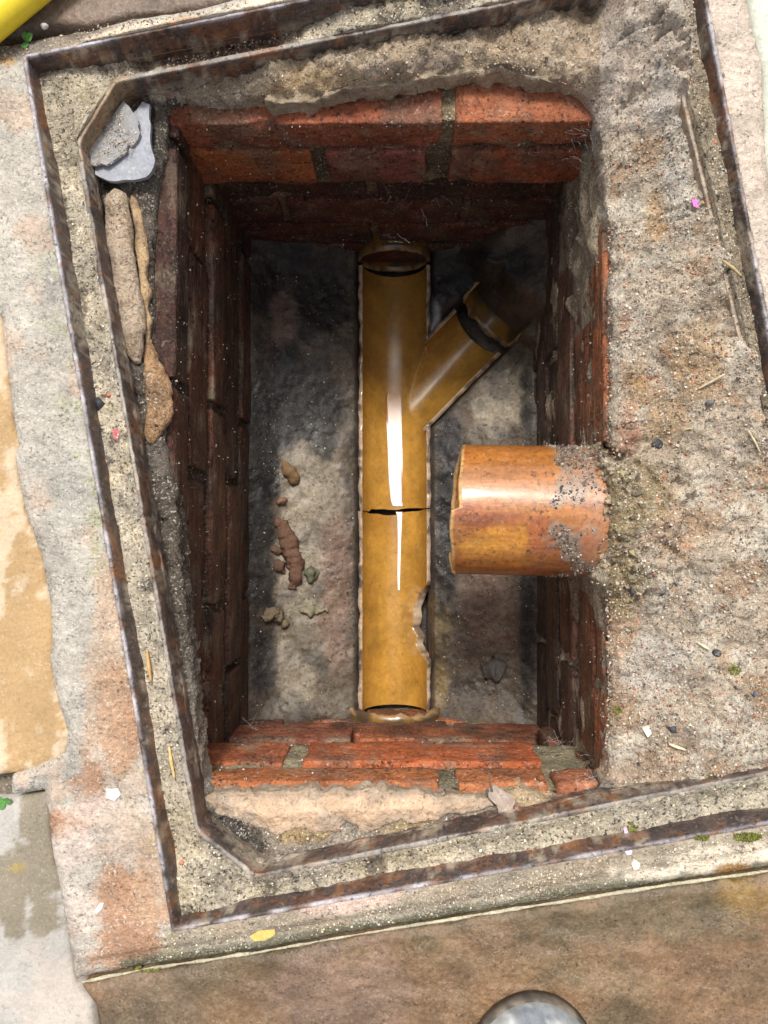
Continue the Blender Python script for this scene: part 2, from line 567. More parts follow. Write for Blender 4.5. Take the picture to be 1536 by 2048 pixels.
FARR = 40.0
near = np.array([(-1.3, -1.3), (1.3, -1.3), (1.3, 1.3), (-1.3, 1.3)])
ground = heightfield('ground', near, [P2([(a, b2) for a, b2 in [(60, 128), (352, 1848), (1708, 1604), (1374, -142)]], 0.0)], 0.012, gz, gcol, M['concrete'], skirt=0.0)
gv, gf = [], []
for (qx, qy) in [(-1.3, -1.3), (1.3, -1.3), (1.3, 1.3), (-1.3, 1.3)]:
    gv.append((qx, qy, -0.03))
for (qx, qy) in [(-FARR, -FARR), (FARR, -FARR), (FARR, FARR), (-FARR, FARR)]:
    gv.append((qx, qy, -0.03))
for i in range(4):
    j = (i + 1) % 4
    gf.append((i, i + 4, j + 4, j))
tag(ground, kind='structure')
far = make('ground_beyond', np.array(gv), gf, M['concrete'], ground, (0.33, 0.29, 0.24), smooth=False)

def slab(px_poly, z, basecol, mat, colfun=None, amp=0.0008, label=None, res=0.006, world_poly=None, seed=1, ripple=0.0):
    poly = P2(px_poly, z) if world_poly is None else np.asarray(world_poly)
    poly = dense(poly, 0.012)
    n = fbm(poly[:, 0], poly[:, 1], 0, 45, 3, seed)
    n2 = fbm(poly[:, 0], poly[:, 1], 3, 45, 3, seed + 7)
    poly = poly + np.stack([n, n2], -1) * 0.0022
    def zf(x, y):
        _, _, d = nearest(x, y, poly)
        h = z + fbm(x, y, 0, 22, 4, seed) * amp
        if ripple:
            h = h + fbm(x * 0.7 - y * 0.12, y * 2.2 + x * 0.35, 0, 26, 5, seed + 3) * ripple
        return h - 0.0025 * (1 - sstep(0, 0.006, d))
    def cf(x, y, zz):
        c = np.broadcast_to(np.array(basecol), (len(x), 3)).copy()
        if colfun:
            px, py = proj(x, y, zz)
            c = colfun(px, py, c)
        return c
    o = heightfield('paving_slab', poly, [], res, zf, cf, mat, ground, skirt=0.03)
    if label: o['label'] = label
    return o

def col_tan(px, py, c):
    x, y = px / 100, py / 100
    w = fbm(x, y * 0.7, 0, 0.9, 5, 12)
    m = sstep(0.02, 0.2, w + 0.9 * blob(px, py, 55, 1350, 75, 260) - 0.45)
    m = np.maximum(m, blob(px, py, 45, 1090, 18, 30, 0.2))
    return mixc(c, (0.4, 0.245, 0.1), m * 0.8)

def col_grey(px, py, c):
    x, y = px / 100, py / 100
    m = np.maximum.reduce([blob(px, py, 75, 1640, 34, 60, 0.12), blob(px, py, 40, 1750, 75, 60, 0.12), blob(px, py, 20, 1820, 35, 50, 0.12), blob(px, py, 95, 1830, 40, 40, 0.14), blob(px, py, 100, 1715, 40, 34, 0.15)])
    c = mixc(c, (0.22, 0.18, 0.12), m * 0.85)
    c = mixc(c, (0.36, 0.25, 0.06), blob(px, py, 32, 1736, 14, 10) * 0.6)
    return mixc(c, (0.5, 0.42, 0.36), blob(px, py, 120, 1990, 90, 90) * 0.6)

def col_brown(px, py, c):
    x, y = px / 100, py / 100
    n = fbm(x, y * 1.6, 0, 0.8, 5, 21)
    c = mixc(c, (0.2, 0.115, 0.06), sstep(-0.1, 0.6, n) * 0.7)
    c = mixc(c, (0.12, 0.085, 0.045), sstep(0.1, 0.6, -n) * 0.8)
    c = mixc(c, (0.24, 0.15, 0.12), blob(px, py, 680, 1980, 130, 90) * 0.4)  # sky's reflection on the wet stone, painted as a paler patch
    c = mixc(c, (0.33, 0.19, 0.03), blob(px, py, 1500, 1800, 60, 40) * 0.35)
    c = mixc(c, (0.13, 0.105, 0.06), blob(px, py, 1250, 1840, 260, 45) * 0.6)
    c = mixc(c, (0.16, 0.12, 0.08), blob(px, py, 300, 2000, 130, 70) * 0.5)
    return c

def col_topb(px, py, c):
    n = fbm(px / 100, py / 100, 0, 1.0, 5, 31)
    return mixc(c, (0.12, 0.085, 0.06), sstep(0, 0.5, n) * 0.6)

S1 = [(-520, 180), (-520, 1600), (0, 1550), (66, 1538), (120, 1515), (136, 1470), (108, 1367), (102, 1317), (105, 1290), (101, 1211), (85, 1117), (52, 1024), (38, 955), (32, 912), (40, 889), (30, 845), (22, 792), (6, 640), (-40, 560), (-45, 180)]
slab(S1, -0.003, (0.6, 0.465, 0.315), M['slab_dry'], col_tan, 0.0006, 'tan sandstone slab with dark wet stains left of the frame', 0.003, seed=41)
S2 = [(-520, 1640), (-520, 2420), (215, 2420), (196, 2120), (184, 2048), (182, 2010), (152, 1972), (124, 1800), (104, 1690), (88, 1588), (0, 1604)]
slab(S2, -0.002, (0.42, 0.395, 0.355), M['slab_dry'], col_grey, 0.0006, 'pale grey slab with dark damp patches at the lower left', 0.003, seed=42)
S3 = [(160, 1974), (188, 2012), (192, 2048), (204, 2120), (225, 2420), (2300, 2420), (2300, 1640), (2000, 1676), (1536, 1750), (1324, 1780), (1024, 1827), (812, 1861), (512, 1913), (277, 1949)]
slab(S3, -0.003, (0.195, 0.125, 0.068), M['slab_wet'], col_brown, 0.0008, 'wet brown riven sandstone slab in front of the frame', 0.0022, seed=43, ripple=0.0017)
S4 = [(-520, 60), (0, 66), (60, 60), (110, 46), (182, 52), (256, 30), (338, 20), (393, 11), (470, -8), (700, -70), (1300, -190), (1300, -560), (-520, -560)]
slab(S4, -0.002, (0.19, 0.135, 0.1), M['slab_wet'], col_topb, 0.0012, 'damp brown slab behind the top edge of the frame', 0.004, seed=44, ripple=0.0008)
S5 = [(1494, -30), (1500, 30), (1508, 62), (1526, 118), (1532, 300), (1562, 600), (1650, 1000), (1800, 1550), (2400, 1560), (2400, -560), (1490, -560)]
slab(S5, -0.001, (0.6, 0.62, 0.52), M['slab_dry'], None, 0.0008, 'pale mint grey slab right of the frame', 0.006, seed=45)
# plain slabs further out, beyond the picture
for (a, b2, c2, d2), cc in {(-1.28, -1.28, -0.58, -0.58): (0.45, 0.4, 0.33), (-0.56, -1.28, 0.1, -0.6): (0.4, 0.3, 0.2), (0.12, -1.28, 0.9, -0.6): (0.5, 0.42, 0.32),
                          (-1.28, -0.56, -0.58, 0.1): (0.5, 0.42, 0.3), (-1.28, 0.12, -0.58, 0.66): (0.42, 0.38, 0.32), (-1.28, 0.7, -0.3, 1.28): (0.48, 0.4, 0.3),
                          (-0.28, 0.7, 0.6, 1.28): (0.5, 0.43, 0.35), (0.62, 0.7, 1.28, 1.28): (0.4, 0.34, 0.27), (0.92, -1.28, 1.28, -0.6): (0.45, 0.42, 0.36)}.items():
    slab(None, -0.003, cc, M['slab_dry'], None, 0.001, None, 0.02, world_poly=[(a, b2), (c2, b2), (c2, d2), (a, d2)], seed=int(abs(a * 100 + b2 * 37)) + 3)

# concrete surround cast round the frame
SUR_PX = [(-60, 100), (-60, 560), (0, 632), (17, 792), (25, 845), (35, 889), (27, 912), (33, 955), (47, 1024), (80, 1117), (97, 1211), (100, 1290), (97, 1317), (103, 1367),
          (131, 1467), (127, 1509), (66, 1536), (20, 1552), (20, 1592), (86, 1582), (100, 1690), (120, 1800), (149, 1967), (277, 1944), (512, 1908), (812, 1856), (1024, 1822),
          (1324, 1775), (1536, 1745), (2000, 1670), (1810, 1556), (1652, 1000), (1564, 600), (1534, 300), (1528, 118), (1510, 62), (1502, 30), (1496, -30), (1490, -240),
          (1300, -195), (700, -74), (460, -4), (393, 15), (338, 24), (256, 34), (182, 56), (110, 60), (60, 70), (0, 80)]
sur_poly = P2(SUR_PX, 0.002)

def sur_z(x, y):
    px, py = proj(x, y, 0.002)
    _, _, d = nearest(x, y, sur_poly)
    z = 0.0015 + fbm(x, y, 0, 18, 4, 51) * 0.0014 + fbm(x, y, 0, 110, 4, 52) * 0.0007
    z -= 0.004 * (1 - sstep(0, 0.007, d))
    # joint strip along the brown slab lies lower
    line = 1909 - (px - 512) * 0.1655
    z -= 0.005 * sstep(-52, -30, py - line) * (px > 150)
    z -= 0.004 * blob(px, py, 60, 85, 90, 35)
    z += 0.003 * blob(px, py, 330, 55, 200, 22, rot=-12)
    return z

def sur_col(x, y, z):
    px, py = proj(x, y, z)
    c = np.broadcast_to(np.array([0.5, 0.455, 0.39]), (len(x), 3)).copy()
    n = fbm(px / 100, py / 100, 0, 0.7, 5, 53)
    n2 = fbm(px / 100, py / 100, 0, 1.3, 5, 54)
    c = mixc(c, (0.4, 0.38, 0.33), sstep(0, 0.6, n) * 0.8)
    c = mixc(c, (0.55, 0.41, 0.31), sstep(0.05, 0.55, n2) * 0.75)
    # lichen tint near the rim on the left
    edge = 46 + (py - 113) * 0.171
    left = (px < edge + 5)
    c = mixc(c, (0.42, 0.42, 0.23), sstep(-80, -20, px - edge) * left * sstep(0.05, 0.45, fbm(px / 100, py / 100, 0, 2.6, 6, 55, 0.75)) * 0.6 * (py > 500))
    c = mixc(c, (0.45, 0.23, 0.12), np.maximum.reduce([blob(px, py, 250, 1880, 90, 60), blob(px, py, 240, 1800, 60, 70), blob(px, py, 130, 1650, 40, 30), blob(px, py, 180, 1570, 40, 60), blob(px, py, 240, 1440, 40, 110)]) * 0.8)
    c = mixc(c, (0.56, 0.37, 0.24), np.maximum.reduce([blob(px, py, 215, 1330, 40, 200), blob(px, py, 300, 1760, 30, 100)]) * 0.6)
    c = mixc(c, (0.68, 0.56, 0.48), np.maximum.reduce([blob(px, py, 160, 1830, 40, 60), blob(px, py, 150, 1700, 50, 40), blob(px, py, 200, 1610, 60, 30)]) * 0.7)
    # greenish wet joint strip above the brown slab
    line = 1909 - (px - 512) * 0.1655
    strip = sstep(-40, -24, py - line + 6 * n2) * (px > 240)
    c = mixc(c, (0.17, 0.16, 0.1), strip * 0.9)
    below = (py > 1862 - (px - 345) * 0.179) & (px > 330)
    c = mixc(c, (0.36, 0.29, 0.2), below * (1 - strip) * 0.75)
    c = mixc(c, (0.62, 0.46, 0.38), blob(px, py, 700, 1808, 130, 14, rot=-10) * 0.9)
    c = mixc(c, (0.86, 0.74, 0.58), np.maximum(blob(px, py, 1440, 1715, 120, 24, rot=-8), blob(px, py, 1300, 1745, 60, 14)) * 0.9)
    c = mixc(c, (0.3, 0.15, 0.04), blob(px, py, 1470, 1738, 34, 14) * 0.9)
    # top: pale mortar with its bright highlight painted in, and dark soil
    c = mixc(c, (0.86, 0.71, 0.52), np.maximum(blob(px, py, 330, 55, 190, 20, rot=-11), blob(px, py, 560, 5, 160, 18, rot=-11)) * 0.95)
    c = mixc(c, (0.75, 0.4, 0.22), blob(px, py, 370, 40, 50, 9, rot=-8) * 0.7)
    c = mixc(c, (0.16, 0.13, 0.1), np.maximum(blob(px, py, 60, 85, 100, 26, rot=-12), blob(px, py, 170, 60, 60, 16, rot=-15)) * 0.75)
    c = mixc(c, (0.5, 0.3, 0.1), blob(px, py, 15, 122, 12, 9) * 0.7)
    # right: warm pinkish render
    right = px > 1384 + (py + 156) * 0.189
    c = mixc(c, (0.66, 0.53, 0.43), right * 0.85)
    return c

surround = heightfield('concrete_surround', sur_poly, [frame_poly], 0.0022, sur_z, sur_col, M['concrete'], skirt=0.03)
tag(surround, 'weathered grey concrete surround cast round the rusty iron frame', 'concrete surround')
bead = P2([(160, 1970), (277, 1946), (512, 1910), (812, 1858), (1024, 1824), (1324, 1777), (1536, 1747), (1990, 1674)], 0)
bd = dense(bead, 0.004, 2, False)
bd3 = np.column_stack([bd, -0.0042 + fbm(bd[:, 0], bd[:, 1], 0, 60, 3, 8) * 0.0006])
tube('grout_bead', bd3, 0.001 + 0.001 * (vnoise(bd[:, 0] * 60, bd[:, 1] * 60, 0, 4) - 0.3), M['mortar_smooth'], surround, 8, (0.52, 0.48, 0.34), 0.0004, 200)

# ------------------------------------------------------------------ iron manhole frame
fr = empty('manhole_frame', (0.0, 0.0, -0.06))
tag(fr, 'rusty cast iron manhole frame with sand filled double rim around the pit', 'manhole frame')

def iron_col(x, y, z):
    c = np.broadcast_to(np.array([0.08, 0.056, 0.05]), x.shape + (3,)).copy()
    n = fbm(x, y, z, 26, 5, 61)
    n2 = fbm(x, y, z, 60, 4, 62)
    c = mixc(c, (0.24, 0.085, 0.03), sstep(0.15, 0.5, n) * 0.4)
    c = mixc(c, (0.42, 0.17, 0.045), sstep(0.45, 0.7, n2 + 0.3 * n) * 0.4)
    c = mixc(c, (0.03, 0.025, 0.025), sstep(0.2, 0.6, -n2) * 0.6)
    n3 = fbm(x, y, z, 34, 6, 67, 0.7)
    c = mixc(c, (0.4, 0.34, 0.26), sstep(0.16, 0.42, n3 + 9 * (-0.016 - z)) * 0.75)
    return c

def outer_col(x, y, z):
    c = iron_col(x, y, z)
    n = fbm(x, y, 0, 50, 3, 63)
    top = sstep(-0.0015, 0.0008, z)
    return mixc(c, (0.44, 0.41, 0.43), top * np.clip(0.6 + 0.9 * n, 0, 1))

def inner_col(x, y, z):
    c = iron_col(x, y, z)
    n = fbm(x, y, 0, 50, 3, 64)
    top = sstep(-0.018, -0.0157, z)
    px, py = proj(x, y, z)
    worn = np.clip(0.7 + 0.8 * n, 0, 1)
    c = mixc(c, (0.4, 0.36, 0.31), top * worn * 0.75)
    # crusted brown corner piece and mortar-smeared right side
    c = mixc(c, (0.34, 0.23, 0.13), blob(px, py, 200, 225, 70, 90) * 0.8)
    c = mixc(c, (0.42, 0.33, 0.24), sstep(1290, 1340, px) * (py < 1480) * 0.75)
    return c

op = dense(frame_poly, 0.0024, 4)
ring_loft('outer_rim', op, [(0.0005, -0.05), (0.0, -0.004), (0.0, 0.0016), (-0.0004, 0.0021), (-0.0008, 0.0022), (-0.0023, 0.0022), (-0.0028, 0.0019), (-0.0031, 0.001), (-0.0034, -0.001), (-0.0042, -0.006), (-0.0056, -0.014), (-0.0066, -0.024), (-0.008, -0.04)],
          M['iron'], fr, outer_col, 0.00022, 0.00018, 65, 160)
ip = dense(inner_poly, 0.0024, 3)
ring_loft('inner_rim', ip, [(0.0062, -0.045), (0.0056, -0.02), (0.0045, -0.0158), (0.0038, -0.0149), (0.001, -0.0148), (0.0004, -0.0151), (0.0001, -0.0158), (0.0, -0.0172), (-0.0006, -0.026), (-0.0002, -0.036), (0.0004, -0.046), (0.002, -0.06)],
          M['iron'], fr, inner_col, 0.0005, 0.0004, 66, 170)
heightfield('flange', P2([(52, 120), (350, 1855), (1712, 1610), (1378, -148)], 0), [inner_poly], 0.01, lambda x, y: np.full(x.shape, -0.034), lambda x, y, z: iron_col(x, y, z), M['iron'], fr, skirt=0.01)

# sand lying in the groove
so = []
c0 = frame_poly.mean(0)
gro_out = P2([(66, 128), (362, 1840), (1700, 1600), (1370, -135)], -0.018)
gro_in = P2([(155, 281), (391, 1661), (509, 1755), (1563, 1543), (1660, 1422), (1341, 71), (1227, -38), (231, 159)], -0.016)

def sand_z(x, y):
    px, py = proj(x, y, -0.018)
    _, _, d = nearest(x, y, gro_in)
    _, _, d2 = nearest(x, y, gro_out)
    z = -0.0195 + fbm(x, y, 0, 24, 5, 71) * 0.0036 + fbm(x, y, 0, 150, 3, 72) * 0.0011
    z += 0.0052 * (1 - sstep(0, 0.014, d)) + 0.001 * (1 - sstep(0, 0.01, d2))
    z += 0.004 * np.maximum(blob(px, py, 140, 230, 70, 90), blob(px, py, 410, 1780, 70, 60))
    z -= 0.009 * blob(px, py, 440, 90, 190, 45, rot=-11)
    z += 0.004 * blob(px, py, 700, 45, 130, 25, rot=-11)
    z += 0.006 * (px > 1280) * (py < 1500)
    return z

def sand_col(x, y, z):
    px, py = proj(x, y, z)
    c = np.broadcast_to(np.array([0.72, 0.62, 0.47]), (len(x), 3)).copy()
    n = fbm(px / 100, py / 100, 0, 1.1, 4, 73)
    n2 = fbm(px / 100, py / 100, 0, 2.4, 4, 74)
    c = mixc(c, (0.52, 0.45, 0.35), sstep(0.05, 0.55, n) * 0.8)
    c = mixc(c, (0.64, 0.54, 0.35), sstep(0.1, 0.6, -n) * 0.6)
    c = mixc(c, (0.1, 0.08, 0.07), sstep(0.42, 0.62, n2) * 0.7)
    c = mixc(c, (0.13, 0.07, 0.05), blob(px, py, 440, 90, 190, 42, rot=-11) * 0.92)
    c = mixc(c, (0.33, 0.26, 0.16), blob(px, py, 140, 230, 80, 100) * 0.3)
    c = mixc(c, (0.05, 0.045, 0.045), blob(px, py, 470, 1700, 60, 30, rot=30) * 0.5)
    right = sstep(1300, 1360, px)
    c = mixc(c, (0.33, 0.26, 0.18), right * (py < 1500) * 0.8)
    c = mixc(c, (0.5, 0.42, 0.34), blob(px, py, 1370, 60, 60, 70) * 0.7)
    c = mixc(c, (0.62, 0.55, 0.42), (px > 950) * (py > 1500) * 0.6)
    return c

sand = heightfield('sand_bed', gro_out, [gro_in], 0.0019, sand_z, sand_col, M['sand'], skirt=0.012)
tag(sand, 'sandy grit packed into the groove between the frame rims', kind='stuff')

# ------------------------------------------------------------------ mortar bed under the frame, round the pit mouth
BED_OUT = P2([(158, 300), (396, 1664), (510, 1752), (1562, 1540), (1655, 1420), (1338, 72), (1226, -35), (232, 160)], -0.03)
PAD = P2([(405, 1600), (425, 1588), (520, 1584), (640, 1588), (760, 1582), (830, 1588), (880, 1598), (980, 1602), (985, 1618), (900, 1632), (840, 1652), (800, 1644), (740, 1668), (690, 1652), (650, 1672), (600, 1660), (560, 1668), (520, 1662), (470, 1644), (430, 1626)], -0.045)

def bed_z(x, y):
    px, py = proj(x, y, -0.045)
    _, _, dc = nearest(x, y, chamber_poly)
    _, _, di = nearest(x, y, inner_poly)
    z = np.full(x.shape, -0.05)
    right = sstep(1180, 1230, px)
    z = z + right * sstep(0.0, 0.09, dc) * 0.026
    z += right * (1 - sstep(0, 0.03, di)) * (0.011 + 0.006 * fbm(x, y, 0, 30, 3, 88)) * (py < 1480)
    z += right * 0.02 * blob(px, py, 1270, 1040, 75, 130)              # haunch over the stub
    z += 0.007 * fbm(x, y, 0, 75, 5, 89, 0.65) * np.exp(-((px - 1215) / 60) ** 2) * (np.abs(py - 1020) < 190)
    z += right * 0.012 * blob(px, py, 1240, 130, 110, 110)
    top = sstep(230, 150, py) * (px > 300)
    z += top * (0.012 + 0.006 * blob(px, py, 760, 130, 260, 40, rot=-8))
    pd = inpoly(x, y, PAD)
    _, _, dp = nearest(x, y, PAD)
    z -= np.where(pd, 0.004, 0)
    z += 0.006 * blob(px, py, 1060, 1600, 60, 30)
    z -= 0.006 * blob(px, py, 470, 1680, 60, 40, rot=30)
    left = sstep(420, 340, px) * (py > 200)
    z -= left * 0.008
    amp = 1 + 0.8 * top
    z += fbm(x, y, 0, 22, 5, 81, 0.6) * 0.0066 * amp + fbm(x, y, 0, 85, 4, 82, 0.6) * 0.0036 + fbm(x, y, 0, 260, 3, 83) * 0.0016
    crack = np.abs(fbm(x, y, 0, 16, 3, 86))
    z -= 0.004 * (1 - sstep(0.0, 0.05, crack)) * (right + top)
    z -= 0.006 * (1 - sstep(0, 0.006, dc))
    return z

def bed_col(x, y, z):
    px, py = proj(x, y, z)
    u, v = px / 100, py / 100
    n, n2, n3 = fbm(u, v, 0, 0.8, 5, 84), fbm(u, v, 0, 1.9, 4, 85), fbm(u, v, 3, 1.3, 5, 87)
    c = np.broadcast_to(np.array([0.53, 0.435, 0.33]), (len(x), 3)).copy()
    c = mixc(c, (0.38, 0.28, 0.2), sstep(0.0, 0.5, n) * 0.75)
    c = mixc(c, (0.68, 0.61, 0.5), sstep(0.05, 0.5, -n2) * 0.75)
    c = mixc(c, (0.47, 0.28, 0.15), sstep(0.2, 0.55, n3) * 0.6 * (px > 1220))
    c = mixc(c, (0.49, 0.29, 0.12), np.maximum.reduce([blob(px, py, 1390, 720, 50, 90), blob(px, py, 1330, 850, 50, 50), blob(px, py, 1270, 780, 22, 50), blob(px, py, 1290, 150, 50, 50), blob(px, py, 1310, 440, 20, 60)]) * 0.6)
    c = mixc(c, (0.42, 0.15, 0.07), np.maximum(blob(px, py, 1258, 860, 25, 55), blob(px, py, 1250, 640, 14, 40)) * 0.6)
    c = mixc(c, (0.3, 0.225, 0.1), np.maximum.reduce([blob(px, py, 1235, 1080, 50, 130), blob(px, py, 1270, 1000, 60, 70), blob(px, py, 1245, 1180, 30, 60)]) * 0.75)
    c = mixc(c, (0.64, 0.54, 0.45), blob(px, py, 1250, 120, 130, 130) * 0.8)
    c = mixc(c, (0.62, 0.57, 0.5), np.maximum.reduce([blob(px, py, 1320, 180, 24, 60), blob(px, py, 1350, 330, 30, 80), blob(px, py, 1300, 1330, 60, 60), blob(px, py, 1232, 720, 7, 50)]) * 0.7)
    c = mixc(c, (0.55, 0.4, 0.28), blob(px, py, 1300, 1540, 120, 35, rot=-8) * 0.85)
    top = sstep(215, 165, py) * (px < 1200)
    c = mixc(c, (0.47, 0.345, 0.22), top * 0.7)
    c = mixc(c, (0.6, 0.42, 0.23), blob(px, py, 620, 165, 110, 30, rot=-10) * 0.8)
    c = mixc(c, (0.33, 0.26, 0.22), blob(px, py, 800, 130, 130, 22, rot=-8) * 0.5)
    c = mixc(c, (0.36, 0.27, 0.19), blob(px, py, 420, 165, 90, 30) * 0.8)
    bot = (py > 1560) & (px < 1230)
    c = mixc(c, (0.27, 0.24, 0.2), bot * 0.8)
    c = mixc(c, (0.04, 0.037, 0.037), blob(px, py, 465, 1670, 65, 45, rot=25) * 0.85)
    c = mixc(c, (0.45, 0.32, 0.15), np.maximum(blob(px, py, 830, 1660, 60, 18), blob(px, py, 600, 1668, 60, 20)) * 0.8)
    pd = inpoly(x, y, PAD)
    _, _, dp = nearest(x, y, PAD)
    c = mixc(c, (0.66, 0.45, 0.28), pd * sstep(0, 0.006, dp) * 0.95)
    c = mixc(c, (0.62, 0.45, 0.27), blob(px, py, 1060, 1590, 50, 30) * 0.9)
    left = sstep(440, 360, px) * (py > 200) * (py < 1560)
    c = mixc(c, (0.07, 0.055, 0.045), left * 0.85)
    return c

def pad(poly, height, base, shade, label, seed, amp, edge=0.008):
    poly = dense(poly, 0.004)
    poly = poly + np.stack([fbm(poly[:, 0], poly[:, 1], 0, 90, 5, seed, 0.7), fbm(poly[:, 0], poly[:, 1], 5, 90, 5, seed, 0.7)], -1) * 0.0035
    def zf(x, y):
        _, _, d = nearest(x, y, poly)
        px, py = proj(x, y, -0.04)
        st = np.floor(fbm(x, y, 0, 24, 4, seed + 1) * 3) / 3            # broken trowelled layers
        return np.minimum(bed_z(x, y), -0.043) * 0.25 + (-0.047) * 0.75 + height * sstep(0, edge, d) + (fbm(x, y, 0, 26, 4, seed + 2) * 0.6 + st * 0.5) * amp + fbm(x, y, 0, 120, 4, seed + 3) * amp * 0.25
    def cf(x, y, z):
        n = fbm(x, y, 0, 26, 5, seed + 4)
        c = np.broadcast_to(np.array(base), (len(x), 3)).copy()
        c = mixc(c, shade, sstep(0.0, 0.6, n) * 0.8)
        _, _, d = nearest(x, y, poly)
        c = mixc(c, (0.3, 0.25, 0.19), (1 - sstep(0.0, 0.012, d + 0.005 * fbm(x, y, 0, 80, 4, seed + 6))) * 0.6)
        return mixc(c, (0.36, 0.3, 0.24), sstep(0.25, 0.6, fbm(x, y, 0, 60, 5, seed + 7)) * 0.6)
    o = heightfield('mortar_pad', poly, [], 0.0018, zf, cf, M['mortar_smooth'], skirt=0.022, rough_edge=0.003)
    tag(o, label, 'mortar pad')
pad(PAD, 0.0065, (0.66, 0.46, 0.31), (0.5, 0.33, 0.2), 'smooth peach mortar pad along the near brick edge', 700, 0.003, 0.02)
pad(P2([(528, 192), (545, 160), (620, 138), (760, 108), (880, 88), (1000, 72), (1100, 80), (1190, 120), (1180, 158), (1085, 150), (1000, 132), (905, 142), (870, 146), (800, 158), (700, 176), (600, 196)], -0.04), 0.0075,
    (0.5, 0.37, 0.235), (0.36, 0.25, 0.17), 'ragged tan mortar layer on top of the far brick wall', 720, 0.006, 0.022)
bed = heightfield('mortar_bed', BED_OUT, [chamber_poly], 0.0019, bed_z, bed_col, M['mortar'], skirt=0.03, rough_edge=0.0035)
tag(bed, 'crumbling grey and tan mortar bed between the frame and the brickwork', 'mortar bed')

# ------------------------------------------------------------------ brick chamber
pit = empty('inspection_chamber', (0, 0, -0.5))
tag(pit, 'deep rectangular red brick inspection chamber under the iron frame', 'inspection chamber')

def brick_mesh(dims, r=0.003, seed=1, amp=0.001, chip=0.0):
    """knocked-about brick with crisp but chipped arrises; local x length, y depth, z height"""
    def axis(L, step):
        k = max(2, int((L - 4 * r) / step))
        h = L / 2
        return np.concatenate([[-h, -h + r * 0.6, -h + 2 * r], np.linspace(-h + 2 * r, h - 2 * r, k + 1)[1:-1], [h - 2 * r, h - r * 0.6, h]])
    A = [axis(dims[0], 0.011), axis(dims[1], 0.03), axis(dims[2], 0.011)]
    nx, ny, nz = [len(a) - 1 for a in A]
    V, F, index = [], [], {}
    def vid(i, j, k):
        key = (i, j, k)
        if key not in index:
            index[key] = len(V)
            V.append((A[0][i], A[1][j], A[2][k]))
        return index[key]
    for i in range(nx):
        for j in range(ny):
            F.append((vid(i, j, 0), vid(i, j + 1, 0), vid(i + 1, j + 1, 0), vid(i + 1, j, 0)))
            F.append((vid(i, j, nz), vid(i + 1, j, nz), vid(i + 1, j + 1, nz), vid(i, j + 1, nz)))
    for i in range(nx):
        for k in range(nz):
            F.append((vid(i, 0, k), vid(i + 1, 0, k), vid(i + 1, 0, k + 1), vid(i, 0, k + 1)))
            F.append((vid(i, ny, k), vid(i, ny, k + 1), vid(i + 1, ny, k + 1), vid(i + 1, ny, k)))
    for j in range(ny):
        for k in range(nz):
            F.append((vid(0, j, k), vid(0, j, k + 1), vid(0, j + 1, k + 1), vid(0, j + 1, k)))
            F.append((vid(nx, j, k), vid(nx, j + 1, k), vid(nx, j + 1, k + 1), vid(nx, j, k + 1)))
    V = np.array(V)
    h = np.array(dims) / 2
    q = np.clip(V, -(h - r), h - r)
    d = V - q
    L = np.linalg.norm(d, axis=1)
    V = np.where((L > 1e-9)[:, None], q + d / np.maximum(L, 1e-9)[:, None] * r, V)
    # chips: arrises bitten back here and there
    nd = np.sort(np.abs(V) / h - 1 + 0.012 / h, axis=1)          # two largest > 0 : near an arris
    near_ar = np.clip(np.sort((np.abs(V) - (h - 0.012)) / 0.012, axis=1)[:, 1], 0, 1)
    bite = np.clip(fbm(V[:, 0] + seed * 0.37, V[:, 1], V[:, 2], 32, 4, seed) - 0.12, 0, 1) * near_ar
    V = V - np.sign(V) * (np.clip((np.abs(V) - (h - 0.012)) / 0.012, 0, 1) > 0) * (bite * chip * 0.011)[:, None]
    nrm = V / h
    nrm = np.sign(nrm) * np.abs(nrm) ** 6
    nrm = nrm / np.maximum(np.linalg.norm(nrm, axis=1), 1e-6)[:, None]
    V = V + nrm * (fbm(V[:, 0] + seed * 1.3, V[:, 1], V[:, 2], 70, 4, seed) * amp + fbm(V[:, 0] + seed, V[:, 1], V[:, 2], 16, 2, seed + 5) * amp)[:, None]
    return V, F

RED = [(0.4, 0.12, 0.05), (0.33, 0.1, 0.045), (0.45, 0.15, 0.055), (0.29, 0.09, 0.05), (0.48, 0.17, 0.07)]
bseed = [100]

